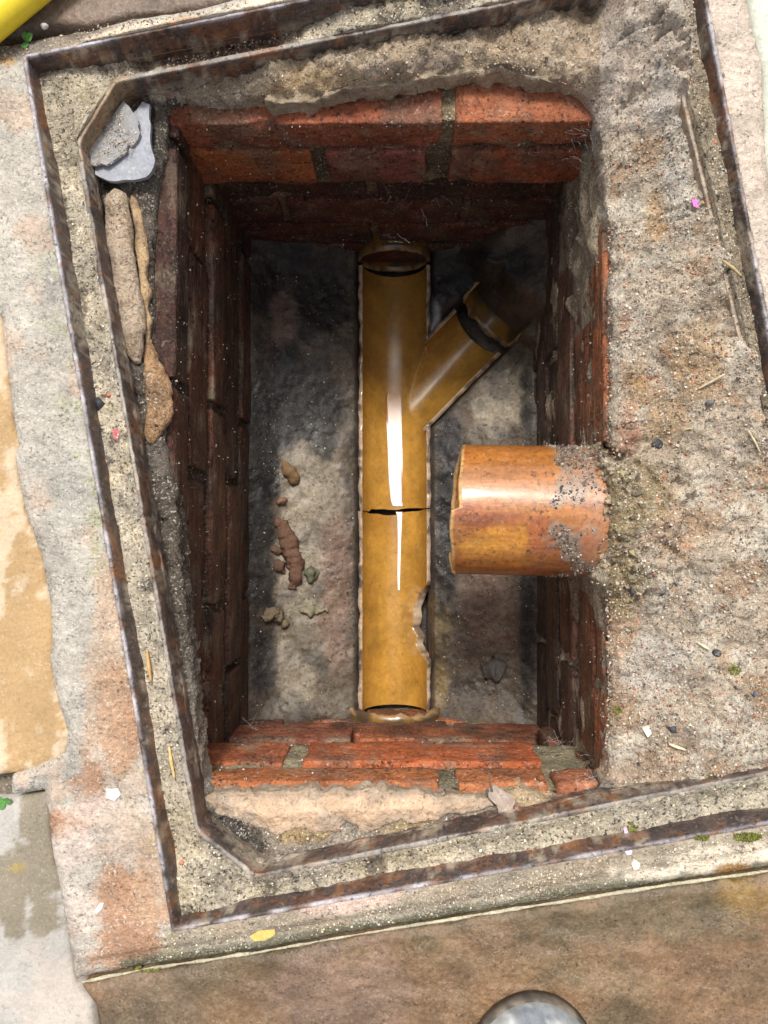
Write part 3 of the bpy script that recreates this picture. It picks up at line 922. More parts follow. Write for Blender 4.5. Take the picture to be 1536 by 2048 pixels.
def brick(parent, frm, u0, u1, z0, z1, face, mat, col, chip=0.3, depth=0.1, soot_shade=0.0, skew=0.0):
    """frm = (origin xy, along dir, outward-to-pit normal)"""
    bseed[0] += 1
    s = bseed[0]
    V, F = brick_mesh((u1 - u0, depth, z1 - z0), 0.002 + 0.0015 * random.random(), s, 0.0007, chip=chip)
    al, nn = np.array(frm[0]), np.array(frm[1])
    um, zm = (u0 + u1) / 2, (z0 + z1) / 2
    off = face - depth / 2
    ang = random.uniform(-1, 1) * 0.004 + skew
    lx = V[:, 0] * math.cos(ang) - V[:, 2] * math.sin(ang)
    lz = V[:, 0] * math.sin(ang) + V[:, 2] * math.cos(ang)
    W = np.zeros_like(V)
    # local y runs outwards to the pit
    W[:, 0] = al[0] * (um + lx) + nn[0] * (off + V[:, 1])
    W[:, 1] = al[1] * (um + lx) + nn[1] * (off + V[:, 1])
    W[:, 2] = zm + lz
    n = fbm(W[:, 0], W[:, 1], W[:, 2], 20, 4, s)
    n2 = fbm(W[:, 0], W[:, 1], W[:, 2], 45, 4, s + 9)
    c = np.broadcast_to(np.array(col), W.shape).copy()
    c = mixc(c, np.array(col) * 0.55, sstep(0.0, 0.6, n) * 0.7)
    c = mixc(c, np.array(col) * np.array([1.25, 1.35, 1.3]), sstep(0.1, 0.6, -n2) * 0.6)
    dirt = sstep(0.12, 0.5, fbm(W[:, 0], W[:, 1], W[:, 2], 30, 5, 777))
    c = mixc(c, (0.16, 0.115, 0.08), dirt * 0.6)
    smear = sstep(0.34, 0.6, fbm(W[:, 0], W[:, 1], W[:, 2] * 1.6, 38, 5, 778))
    c = mixc(c, (0.3, 0.24, 0.16), smear * 0.55)
    if soot_shade:  # soot together with shade, put into the brick colour
        so_ = np.clip(soot_shade + 0.5 * n + 0.35 * n2, 0, 1)
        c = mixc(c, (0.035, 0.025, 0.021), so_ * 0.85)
    cross = al[0] * nn[1] - al[1] * nn[0]
    return make('brick', W, F if cross > 0 else [f[::-1] for f in F], mat, parent, c)

def backing(frm, u0, u1, faces, colr, seed, rec=0.0022, smear=None):
    """mortar seen in the joints, a real sheet just behind the brick faces; faces = [(ztop, face offset)]"""
    al, nn = np.array(frm[0]), np.array(frm[1])
    us = np.arange(u0, u1 + 0.004, 0.004)
    zs = np.arange(-0.56, -0.07, 0.004)
    U, Z = np.meshgrid(us, zs, indexing='ij')
    f = np.zeros_like(Z)
    for zt, fo in faces:
        f = np.where(Z < zt, fo, f)
    f = f - rec - 0.001 + fbm(U, Z, 0, 40, 5, seed) * 0.0034
    if smear is not None:
        f = f + smear(U, Z)
    V = np.stack([al[0] * U + nn[0] * f, al[1] * U + nn[1] * f, Z], -1)
    n = fbm(U, Z, 5, 18, 4, seed + 2)
    C = np.broadcast_to(np.array(colr), V.shape).copy()
    C = mixc(C, np.array(colr) * (0.35 if smear is None else 0.5), sstep(0, 0.5, n) * 0.8)
    cross = al[0] * nn[1] - al[1] * nn[0]
    o = grid('masonry', V, M['mortar'], pit, C, flip=cross > 0)
    return o

# top wall (far from the photographer): normal -Y ; face value = -Y
ZC = [-0.064, -0.121, -0.197, -0.273, -0.349, -0.425, -0.501]
J = 0.010
T = ((1, 0), (0, -1))
tw = backing(T, -0.26, 0.25, [(0, -0.377), (-0.2, -0.393)], (0.27, 0.2, 0.13), 201)
def yw(p, z):  # helper: u for a pixel column on a wall seen at height z
    return P(p, 1024, z)[0]
c1 = [(-0.25, yw(884, -0.08)), (yw(910, -0.08), 0.25)]
for i, (a, b2) in enumerate(c1):
    brick(tw, T, a, b2, ZC[1] + J, ZC[0] - 0.002, -0.374, M['brick'], (0.33, 0.095, 0.045) if i == 0 else (0.37, 0.12, 0.055), 1.6, soot_shade=0.0)
pv, pf = brick_mesh((c1[1][0] - c1[0][1] + 0.006, 0.08, 0.05), 0.002, 55, 0.0016, chip=0.8)
pw = np.stack([pv[:, 0] + (c1[0][1] + c1[1][0]) / 2, 0.3785 + 0.04 - pv[:, 1], pv[:, 2] - 0.098], -1)
make('mortar_joint', pw, pf, M['mortar'], tw, (0.26, 0.2, 0.12))
c2 = [(-0.25, yw(628, -0.16)), (yw(655, -0.16), yw(852, -0.16)), (yw(899, -0.16), 0.25)]
for i, (a, b2) in enumerate(c2):
    brick(tw, T, a, b2, ZC[2] + 0.004, ZC[1], -0.3735 + 0.001 * i, M['brick'], [(0.4, 0.12, 0.04), (0.27, 0.085, 0.06), (0.38, 0.1, 0.04)][i], 0.6, soot_shade=0.05)
for k in range(2, 6):
    st = -0.25 - (0.11 if k % 2 else 0.0)
    u = st
    while u < 0.24:
        w = 0.215
        brick(tw, T, max(u, -0.25), min(u + w, 0.25), ZC[k + 1] + J * 0.9, ZC[k], -0.388 + random.uniform(-.002, .002), M['brick'], (0.15, 0.045, 0.03), 0.5, soot_shade=0.75 if k == 2 else 0.5)  # sooty bricks with the overhang's shade painted in, darkest just below it
        u += w + J

# bottom wall (nearest the photographer): normal +Y
B = ((-1, 0), (0, 1))
bw = backing(B, -0.25, 0.26, [(0, -0.243), (-0.2, -0.278)], (0.34, 0.29, 0.18), 202)
def ub(p, z):
    return -yw(p, z)
for (p0, p1), cc in (((395, 878), RED[2]), ((912, 1090), RED[4]), ((1105, 1260), (0.45, 0.16, 0.075))):
    a, b2 = ub(p1, -0.085), ub(p0, -0.085)
    brick(bw, B, a, b2, ZC[1] + J, ZC[0] - 0.004, -0.2405, M['brick'], cc, 0.6)
for (p0, p1), cc in (((360, 576), RED[0]), ((614, 1072), (0.5, 0.13, 0.045)), ((1098, 1260), RED[1])):
    a, b2 = ub(p1, -0.16), ub(p0, -0.16)
    brick(bw, B, a, b2, ZC[2] + 0.003, ZC[1] - 0.002, -0.2405 + (0.002 if p0 == 614 else 0) - (0.01 if p0 == 1098 else 0), M['brick'], cc, 0.8)
for k in range(2, 6):
    u = -0.25 - (0.14 if k % 2 else 0.04)
    while u < 0.25:
        w = 0.213
        brick(bw, B, max(u, -0.25), min(u + w, 0.26), ZC[k + 1] + J, ZC[k], -0.273 + random.uniform(-.003, .003) + (0.014 if k == 3 else 0), M['brick'], random.choice(RED[:4]), 0.6, soot_shade=0.22 if k < 4 else 0.35)
        u += w + J

# left wall: normal +X, along -Y ... right wall: normal -X
Lw = ((0, 1), (1, 0))
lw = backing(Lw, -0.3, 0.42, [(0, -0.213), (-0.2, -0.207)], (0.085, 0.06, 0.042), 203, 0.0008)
for k in range(0, 6):
    u = -0.3 - (0.1 if k % 2 else 0.02)
    while u < 0.41:
        w = 0.218
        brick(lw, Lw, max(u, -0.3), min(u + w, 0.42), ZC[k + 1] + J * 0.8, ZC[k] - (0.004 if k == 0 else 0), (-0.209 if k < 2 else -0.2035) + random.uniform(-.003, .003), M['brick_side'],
              random.choice([(0.11, 0.04, 0.023), (0.14, 0.052, 0.028), (0.08, 0.033, 0.022)]), 0.5, soot_shade=[0.05, 0.2, 0.35, 0.45, 0.5, 0.5][k])  # courses tinted darker towards the bottom
        u += w + J
Rw = ((0, 1), (-1, 0))
rw = backing(Rw, -0.3, 0.42, [(0, -0.195), ], (0.42, 0.335, 0.235), 204, 0.0015, lambda U, Z: 0.0062 * np.clip(sstep(0.17, 0.3, U + 0.08 * fbm(U, Z, 0, 20, 4, 205)) + 1.2 * np.exp(-((U - 0.005) / 0.085) ** 4) * sstep(-0.26, -0.19, Z), 0, 1) * sstep(-0.36, -0.2, Z + 0.05 * fbm(U, Z, 0, 25, 4, 206)) + 0.004 * sstep(0.1, 0.4, fbm(U * 0.5, Z, 0, 30, 4, 207)))
for k in range(0, 6):
    u = -0.3 - (0.16 if k % 2 else 0.075)
    while u < 0.41:
        w = 0.214
        a, b2 = max(u, -0.3), min(u + w, 0.42)
        gap = (-0.062, 0.074)                                # bricks cut away for the stub pipe
        segs = [(a, b2)]
        if k in (0, 1) :
            segs = []
            if a < gap[0]: segs.append((a, min(b2, gap[0])))
            if b2 > gap[1]: segs.append((max(a, gap[1]), b2))
        for (a2, b3) in segs:
            if b3 - a2 < 0.02: continue
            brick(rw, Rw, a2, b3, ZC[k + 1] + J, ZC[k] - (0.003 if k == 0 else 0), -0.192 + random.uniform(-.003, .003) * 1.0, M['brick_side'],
                  [(0.44, 0.15, 0.065), (0.3, 0.115, 0.06), (0.19, 0.08, 0.052), (0.14, 0.075, 0.055), (0.12, 0.065, 0.05), (0.1, 0.055, 0.042)][k], 0.7, soot_shade=[0.0, 0.12, 0.4, 0.55, 0.65, 0.65][k])  # lower courses get the darker tint
        u += w + J

# benching floor
ZB = -0.457
R_CH = 0.046
T_CH = 0.0055
XC = P(789, 1024, ZB)[0]
Y_TOP, Y_CRK, Y_BOT = 0.377, P(789, 1020, ZB)[1], P(789, 1424, ZB)[1]
BR_P0 = np.array(P(800, 832, ZB)[:2])
BR_P0[0] = XC
BR_D = np.array([0.70, 0.714]); BR_D /= np.linalg.norm(BR_D)
BR_N = np.array([-BR_D[1], BR_D[0]])
BR_LEN = 0.172
R_BR = 0.0415

def chan_d(x, y):
    return np.abs(x - XC)
def br_coords(x, y):
    dx, dy = x - BR_P0[0], y - BR_P0[1]
    return dx * BR_D[0] + dy * BR_D[1], dx * BR_N[0] + dy * BR_N[1]

def bench_z(x, y):
    t, s = br_coords(x, y)
    dm = chan_d(x, y)
    db = np.where((t > 0) & (t < BR_LEN + 0.03), np.abs(s), 9)
    d = np.minimum(dm - R_CH, db - R_BR) - T_CH
    z = ZB + 0.001 + np.clip(d, 0, 1) * 0.26 + fbm(x, y, 0, 12, 4, 301) * 0.007 + fbm(x, y, 0, 60, 4, 302) * 0.0018 + fbm(x, y, 0, 170, 3, 303) * 0.001
    z -= 0.012 * (1 - sstep(0.0, 0.006, d))
    z = np.where(d < -0.001, ZB - 0.075, z)
    wall = np.minimum.reduce([x + 0.205, 0.192 - x, 0.395 - y, y + 0.275])
    z = np.where((t > BR_LEN + 0.004) & (t < BR_LEN + 0.046) & (np.abs(s) < R_BR + 0.006), ZB - 0.07, z)
    z += 0.058 * sstep(BR_LEN + 0.044, BR_LEN + 0.062, t + 0.008 * fbm(x, y, 0, 50, 3, 399)) * (1 - sstep(0.05, 0.1, np.abs(s))) * (x > 0.05)
    z += 0.012 * (1 - sstep(0, 0.04, wall)) * (d > 0)
    return z

def bench_col(x, y, z):
    px, py = proj(x, y, z)
    u, v = px / 100, py / 100
    n, n2 = fbm(u, v, 0, 1.0, 5, 304), fbm(u, v, 0, 2.2, 5, 305)
    c = np.broadcast_to(np.array([0.1, 0.075, 0.052]), (len(x), 3)).copy()
    c = mixc(c, (0.29, 0.24, 0.175), np.clip(np.maximum.reduce([blob(px, py, 620, 960, 60, 190), blob(px, py, 600, 1120, 60, 110), blob(px, py, 590, 1330, 60, 70), blob(px, py, 640, 1250, 50, 90), blob(px, py, 1000, 780, 60, 90), blob(px, py, 980, 1200, 60, 60)]) * (0.8 + 0.6 * n), 0, 1))
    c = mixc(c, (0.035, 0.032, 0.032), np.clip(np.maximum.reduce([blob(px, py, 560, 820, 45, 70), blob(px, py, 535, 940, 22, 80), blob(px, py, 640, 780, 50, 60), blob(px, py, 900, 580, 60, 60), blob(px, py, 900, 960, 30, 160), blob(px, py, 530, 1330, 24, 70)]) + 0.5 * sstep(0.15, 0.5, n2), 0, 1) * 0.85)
    c = mixc(c, (0.2, 0.12, 0.085), np.maximum.reduce([blob(px, py, 560, 650, 30, 60), blob(px, py, 540, 720, 25, 50), blob(px, py, 670, 1200, 30, 160), blob(px, py, 980, 1230, 60, 90)]) * 0.7)
    c = mixc(c, (0.36, 0.24, 0.08), np.maximum(blob(px, py, 885, 1230, 18, 60), blob(px, py, 880, 1370, 14, 40)) * 0.3)
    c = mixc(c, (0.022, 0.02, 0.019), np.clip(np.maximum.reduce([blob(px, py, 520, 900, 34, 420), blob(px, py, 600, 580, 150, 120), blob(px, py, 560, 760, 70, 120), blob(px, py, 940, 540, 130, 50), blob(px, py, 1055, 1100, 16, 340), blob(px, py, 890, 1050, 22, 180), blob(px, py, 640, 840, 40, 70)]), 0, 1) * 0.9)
    c = mixc(c, (0.2, 0.13, 0.1), blob(px, py, 565, 640, 26, 50) * 0.7)
    c = mixc(c, (0.42, 0.42, 0.42), blob(px, py, 862, 640, 16, 34) * 0.75)
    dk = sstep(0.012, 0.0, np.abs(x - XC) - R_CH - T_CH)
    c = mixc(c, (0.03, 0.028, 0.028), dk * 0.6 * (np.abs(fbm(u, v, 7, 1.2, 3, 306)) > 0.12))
    return c

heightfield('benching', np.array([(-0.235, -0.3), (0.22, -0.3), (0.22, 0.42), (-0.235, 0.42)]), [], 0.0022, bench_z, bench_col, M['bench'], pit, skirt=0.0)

# ------------------------------------------------------------------ clay channel
GLZ = np.array([0.48, 0.245, 0.042])

def zm(x):
    return ZB - np.sqrt(np.maximum(R_CH ** 2 - (x - XC) ** 2, 0))
def zb_(x, y):
    t, s = br_coords(x, y)
    z = ZB - np.sqrt(np.maximum(R_BR ** 2 - s ** 2, 0)) + 0.0005
    ok = (t > -0.02) & (np.abs(s) < R_BR)
    return np.where(ok, z, 9)

def glaze_col(V, rimmask):
    x, y, z = V[..., 0], V[..., 1], V[..., 2]
    n = fbm(x, y, z, 25, 4, 311)
    c = np.broadcast_to(GLZ, V.shape).copy()
    c = mixc(c, GLZ * np.array([0.72, 0.66, 0.6]), sstep(0, 0.6, n) * 0.6)
    scum = sstep(0.25, 0.6, fbm(x * 2.5, y * 0.6, z, 40, 5, 313))
    c = mixc(c, (0.24, 0.14, 0.045), scum * 0.25)
    c = mixc(c, (0.22, 0.12, 0.04), sstep(0.12, 0.36, y + 0.04 * n) * 0.35)  # far end darker: dirt, plus the pit's shading put into the glaze
    n2 = fbm(x, y, z, 90, 4, 312)
    clay = mixc(np.broadcast_to(np.array([0.46, 0.34, 0.24]), V.shape), (0.12, 0.085, 0.065), sstep(-0.2, 0.5, n2))
    return c * (1 - rimmask[..., None]) + clay * rimmask[..., None]

def half_channel(name, y_hi, y_lo, parent, hi_fun=None, lo_fun=None, bite=None, branch=False, seed=1):
    th = np.linspace(-math.pi / 2, math.pi / 2, 41)
    ny = max(8, int((y_hi - y_lo) / 0.002))
    tt = np.linspace(0, 1, ny)
    prof = [(-R_CH - T_CH, -0.03, 1), (-R_CH - T_CH, -0.002, 1), (-R_CH - T_CH * .5, 0.0, 1), (-R_CH - 0.0006, 0, 1)] + [(R_CH * math.sin(a), -R_CH * math.cos(a), 0) for a in th] + \
           [(R_CH + 0.0006, 0, 1), (R_CH + T_CH * .5, 0.0, 1), (R_CH + T_CH, -0.002, 1), (R_CH + T_CH, -0.03, 1)]
    V = np.zeros((len(prof), ny, 3)); rim = np.zeros((len(prof), ny))
    for i, (dx, dz, r_) in enumerate(prof):
        x = XC + dx
        h = y_hi + (hi_fun(dx) if hi_fun else 0)
        l = y_lo + (lo_fun(dx) if lo_fun else 0)
        yy = h + (l - h) * tt
        V[i, :, 0], V[i, :, 1], V[i, :, 2] = x, yy, ZB + dz
        if r_:
            k = fbm(np.full(ny, dx), yy, 0, 60, 4, seed)
            V[i, :, 0] += np.sign(dx) * k * 0.0016
            V[i, :, 2] += fbm(np.full(ny, dx), yy, 4, 70, 4, seed + 3) * 0.0016
            rim[i] = 1
    if bite is not None:
        yy = V[..., 1]
        lim = np.interp(yy, bite[0][::-1], bite[1][::-1])      # largest dx kept at each y
        dx = V[..., 0] - XC
        over = dx > lim
        zl = ZB - np.sqrt(np.maximum(R_CH ** 2 - np.minimum(lim, R_CH) ** 2, 0))
        e = np.clip((dx - lim) / 0.012, 0, 1)
        V[..., 0] = np.where(over, XC + lim + np.minimum(dx - lim, 0.011), V[..., 0])
        V[..., 2] = np.where(over, np.minimum(V[..., 2], zl - 0.001 - e * 0.004), V[..., 2])
        rim = np.where(over, np.maximum(rim, 0.9), rim)
        rim = np.where((dx > lim - 0.017) & (lim < R_CH - 0.002) & ~over, 0.22, rim)
    keepf = None
    if branch:
        t_, s_ = br_coords(V[..., 0], V[..., 1])
        cut = ((V[..., 0] - XC) > R_CH * 0.995) & (np.abs(s_) < R_BR - 0.0005) & (t_ > 0)
        keepf = ~(cut[:-1, :-1] & cut[1:, :-1] & cut[1:, 1:] & cut[:-1, 1:])
        z2 = zb_(V[..., 0], V[..., 1])
        rim = np.where(z2 < V[..., 2], 0, rim)
        V[..., 2] = np.minimum(V[..., 2], z2)
    return grid(name, V, M['glaze'], parent, glaze_col(V, rim), flip=False, keep=keepf)

def crack_hi(dx):
    return float(0.0022 * fbm(dx, 0.3, 0, 45, 3, 77) + (-0.0028 if dx < -0.035 else 0.0) + 0.0022)
def crack_lo(dx):
    return float(0.0026 * fbm(dx, 0.9, 0, 40, 3, 78) - 0.0032 - 0.0025 * math.exp(-((dx + 0.012) / 0.016) ** 2) + 0.0042 * sstep(0.0, 0.045, dx))

junction = empty('channel_junction', (XC, Y_CRK, ZB - 0.05))
tag(junction, 'glazed yellow clay channel with a side branch in the pit floor', 'drain channel')
half_channel('channel_body', Y_TOP - 0.004, Y_CRK, junction, hi_fun=lambda dx: -0.004 * (1 - (dx / 0.054) ** 2), lo_fun=crack_hi, branch=True, seed=321)
# branch half-pipe
ths = np.linspace(-math.pi / 2, math.pi / 2, 33)
tl = np.linspace(0.0, BR_LEN, 70)
prof = [(-R_BR - T_CH, -0.03, 1), (-R_BR - T_CH, -0.002, 1), (-R_BR - .0006, 0, 1)] + [(R_BR * math.sin(a), -R_BR * math.cos(a), 0) for a in ths] + [(R_BR + .0006, 0, 1), (R_BR + T_CH, -0.002, 1), (R_BR + T_CH, -0.03, 1)]
V = np.zeros((len(prof), len(tl), 3)); rim = np.zeros(V.shape[:2])
for i, (s_, dz, r_) in enumerate(prof):
    e = BR_LEN - 0.006 * (1 - (s_ / 0.05) ** 2)
    t_ = tl / BR_LEN * e
    V[i, :, 0] = BR_P0[0] + BR_D[0] * t_ + BR_N[0] * s_
    V[i, :, 1] = BR_P0[1] + BR_D[1] * t_ + BR_N[1] * s_
    V[i, :, 2] = ZB + dz + 0.0003
    rim[i] = r_
kp = (V[..., 0] - XC) > R_CH * 0.985
keep = kp[:-1, :-1] | kp[1:, :-1] | kp[1:, 1:] | kp[:-1, 1:]
grid('branch', V, M['glaze'], junction, glaze_col(V, rim * 0.9), keep=keep, flip=True)

lower = empty('channel_pipe', (XC, Y_BOT, ZB - 0.05))
tag(lower, 'glazed yellow clay channel below the crack, right edge chipped away', 'drain channel')
by = [P(850, q, ZB)[1] for q in (1020, 1150, 1172, 1192, 1222, 1240, 1262, 1280, 1296, 1318, 1332, 1430)]
bv = [0.06, 0.06, 0.046, 0.036, 0.0285, 0.030, 0.0265, 0.034, 0.031, 0.0415, 0.06, 0.06]
half_channel('channel_body', Y_CRK, Y_BOT, lower, hi_fun=crack_lo, bite=(by, bv), seed=331)

def pipe_tube(name, p0, p1, r_in, r_out, mat, parent, colf, seg=48, jag=0.0, nlen=30, seed=1, end_fun=None):
    """round hollow pipe from p0 (open end) to p1"""
    p0, p1 = np.array(p0, float), np.array(p1, float)
    d = p1 - p0; L = np.linalg.norm(d); d /= L
    s = np.cross(d, [0, 0, 1.0]); s /= np.linalg.norm(s)
    w = np.cross(s, d)
    th = np.arange(seg) / seg * 2 * np.pi
    rows = []
    for (r, rev) in ((r_in, True), ((r_in + r_out) / 2, None), (r_out, False)):
        rows.append(r)
    ts = np.linspace(0, 1, nlen)
    prof = [(r_in, t) for t in ts[::-1]] + [((r_in + r_out) / 2, -0.001)] + [(r_out, t) for t in ts]
    V = np.zeros((seg, len(prof), 3))
    for i, a in enumerate(th):
        e = end_fun(a) if end_fun else 0.0
        for j, (r, t) in enumerate(prof):
            tt_ = e + max(t, 0) * (L - e) - (0.001 if t < 0 else 0)
            rad = s * math.cos(a) + w * math.sin(a)
            V[i, j] = p0 + d * tt_ + rad * r
    if jag:
        n = fbm(V[..., 0], V[..., 1], V[..., 2], 110, 4, seed)
        k = np.array([math.exp(-max(t, 0) * L / 0.006) for r, t in prof])
        V += d[None, None, :] * (n * jag * k[None, :])[..., None]
    endm = np.array([1.0 if t <= 0.0 else 0.0 for r, t in prof])
    C = colf(V, np.broadcast_to(endm, V.shape[:2]))
    return grid(name, V, mat, parent, C, closed_u=True)

def clay_col(V, endm):
    c = np.broadcast_to(GLZ * 0.5, V.shape).copy()
    n = fbm(V[..., 0], V[..., 1], V[..., 2], 40, 4, 341)
    c = mixc(c, (0.06, 0.045, 0.03), sstep(-0.4, 0.25, n) * 0.88)
    n2 = fbm(V[..., 0], V[..., 1], V[..., 2], 120, 3, 342)
    e = mixc(np.broadcast_to(np.array([0.36, 0.23, 0.11]), V.shape), (0.1, 0.06, 0.035), sstep(-0.2, 0.4, n2))
    return c * (1 - endm[..., None]) + e * endm[..., None]

inlet = pipe_tube('inlet_pipe', (XC - 0.001, Y_TOP, ZB + 0.001), (XC - 0.001, 0.6, ZB + 0.008), 0.0475, 0.0525, M['glaze'], None, clay_col, jag=0.002, seed=343)
tag(inlet, 'clay inlet pipe mouth in the dark far wall', 'drain pipe')
e0 = BR_P0 + BR_D * (BR_LEN + 0.017)
e1 = BR_P0 + BR_D * (BR_LEN + 0.2)
bp_ = pipe_tube('branch_pipe', (e0[0], e0[1], ZB + 0.002), (e1[0], e1[1], ZB + 0.012), 0.046, 0.0515, M['glaze'], None, clay_col, jag=0.006, seed=344, end_fun=lambda a: 0.05 * max(0.0, math.sin(a) + 0.25) ** 0.8 * (1 + 0.25 * math.sin(a * 5)))
tag(bp_, 'broken clay pipe mouth feeding the side branch by the right wall', 'drain pipe')
oz = ZB - 0.018
outl = pipe_tube('outlet_pipe', (XC, P(780, 1428, -0.402)[1], oz), (XC, -0.5, oz - 0.01), 0.0655, 0.0725, M['glaze'], None, clay_col, jag=0.007, seed=345)
tag(outl, 'chipped clay outlet pipe collar in the near wall below the channel', 'drain pipe')

# water lying in the channel
def water_strip(name, px_center, label):
    """thin film that follows the channel bottom; rows (py, x left, x right)"""
    rows = px_center
    ys = np.array([r[0] for r in rows], float); xl = np.array([r[1] for r in rows], float); xr = np.array([r[2] for r in rows], float)
    yy = np.linspace(ys[0], ys[-1], max(6, int((ys[-1] - ys[0]) / 3)))
    L, Rr = np.interp(yy, ys, xl), np.interp(yy, ys, xr)
    nv = 9
    zc = ZB - R_CH + 0.0019
    lam = 0.0016                                   # wavelets added, each slope shaped to catch the sun's glint
    nper = int((P(0, ys[0], zc)[1] - P(0, ys[-1], zc)[1]) / lam)
    V = np.zeros((nv, nper * 2 + 1, 3))
    ytop = P(789, ys[0], zc)[1]
    for k in range(nper * 2 + 1):
        wy = ytop - (k // 2) * lam - (lam * 0.85 if k % 2 else 0.0)
        py = float(proj(np.array([XC]), np.array([wy]), zc)[1][0])
        l_, r_ = np.interp(py, ys, xl), np.interp(py, ys, xr)
        for i in range(nv):
            f = i / (nv - 1)
            wx = P(l_ + (r_ - l_) * f, py, zc)[0]
            vd = Vector((-wx, -wy, CAM_H - zc)).normalized()
            h = (vd + sdir).normalized()
            sl = h.y / h.z * lam * 0.85
            lvl = max(zc, float(zm(np.array([wx]))[0]) + 0.0004)
            V[i, k] = (wx, wy, lvl + (-sl / 2 if k % 2 == 0 else sl / 2) + (wx - XC) * (-h.x / h.z) * 0.9)
    o = grid(name, V, M['water'], None, None, flip=True, smooth=False)
    tag(o, label, kind='structure')
    return o
water_strip('water', [(786, 772, 800), (795, 770, 802), (880, 775, 804), (960, 778, 806), (1000, 782, 806), (1012, 786, 805)], 'thin film of water shining in the upper channel')
water_strip('water', [(1024, 792, 808), (1032, 795, 804), (1080, 796, 802), (1150, 795, 800), (1180, 796, 799)], 'narrow trickle of water in the lower channel')

# ------------------------------------------------------------------ orange stub pipe in the right wall
def stub_dirt(a, th):
    nn = fbm(a, th * 0.0635, 0, 75, 5, 507, 0.6)
    return nn + 0.75 * np.exp(-((a - 0.098 - 0.012 * np.sin(th * 3)) / 0.014) ** 2) + 0.6 * sstep(0.09, 0.15, a) - 0.75 * (1 - sstep(0.06, 0.1, a))

zs_ = -0.108
def stub_end(a):
    # a: angle round the pipe, w = up, s = sideways
    up, side = math.sin(a), math.cos(a)
    e = 0.006 * abs(side) ** 3 + 0.002
    if side > 0.02 and up > -0.6: e -= 0.007          # longer lip on the photographer's side
    return e + 0.0004 * math.sin(a * 9)

def stub_col(V, endm):
    x, y, z = V[..., 0], V[..., 1], V[..., 2]
    px, py = proj(x, y, z)
    c = np.broadcast_to(np.array([0.37, 0.135, 0.026]), V.shape).copy()
    n = fbm(x * 0.4, y, z, 60, 4, 351)
    c = mixc(c, (0.3, 0.075, 0.02), sstep(0.0, 0.5, n) * 0.7)
    c = mixc(c, (0.55, 0.25, 0.02), blob(px, py, 980, 1085, 70, 35) * 0.6)
    c = mixc(c, (0.17, 0.045, 0.02), np.maximum(blob(px, py, 950, 1040, 60, 12), blob(px, py, 1140, 1120, 80, 30)) * 0.6)
    th = np.arctan2(z - zs_, -(y - P(907, 1018, zs_)[1]))
    d = sstep(0.3, 0.75, stub_dirt(x - P(907, 1018, zs_)[0], th))
    c = mixc(c, (0.22, 0.175, 0.13), d * 0.75)
    c = mixc(c, (0.42, 0.22, 0.14), sstep(0.15, 0.19, x) * 0.45)
    e = np.broadcast_to(np.array([0.66, 0.4, 0.16]), V.shape)
    return c * (1 - endm[..., None]) + e * endm[..., None]

pA = P(907, 1018, zs_); pB = P(1300, 1026, zs_)
stub = pipe_tube('pipe_stub', (pA[0], pA[1], zs_), (pB[0], pB[1], zs_ + 0.004), 0.0545, 0.0635, M['stub'], None, stub_col, seg=160, jag=0.0006, nlen=70, seed=353, end_fun=stub_end)
tag(stub, 'orange glazed clay pipe stub with broken end jutting from the right wall', 'drain pipe')

# ------------------------------------------------------------------ slates, mortar lumps
flk = flake('slate_flake', [(192, 352), (190, 330), (240, 262), (286, 206), (300, 212), (299, 240), (303, 262), (302, 285), (312, 324), (305, 345), (294, 359), (228, 366)], -0.042, 0.005, M['slate'], (0.3, 0.31, 0.345), curl=0.0015, seed=5, jag=0.03)
tag(flk, 'pale blue grey slate flake, lower of two in the top left corner', 'slate')
flk = flake('slate_flake', [(184, 331), (181, 305), (212, 250), (248, 204), (262, 214), (278, 244), (281, 268), (270, 292), (256, 293), (255, 306), (236, 319), (214, 334), (204, 328)], -0.036, 0.004, M['slate'], (0.27, 0.265, 0.265), curl=0.0015, seed=6, jag=0.05)
tag(flk, 'sandy grey slate flake, upper of two in the top left corner', 'slate')
flk = flake('slate_flake', [(230, 368), (292, 360), (268, 374), (246, 380)], -0.056, 0.006, M['slate'], (0.12, 0.125, 0.14), curl=0.001, seed=7)
tag(flk, 'small dark slate splinter peeping out below the two slate flakes', 'slate')

def lump(name, rows, mat, col, label, cat, amp=0.003, nscale=45, seed=1, squash=(1, 0.8), step=0.003, seg=18, colfun=None):
    """rows: (px, py, z, half width in px)"""
    pts, rad = [], []
    for (a, b2, z, hw) in rows:
        p = P(a, b2, z)
        q = P(a + hw, b2, z)
        pts.append(p); rad.append(q[0] - p[0])
    o = tube(name, pts, rad, mat, None, seg, col, amp, nscale, seed, squash, step, colfun=colfun)
    if label: tag(o, label, cat)
    return o

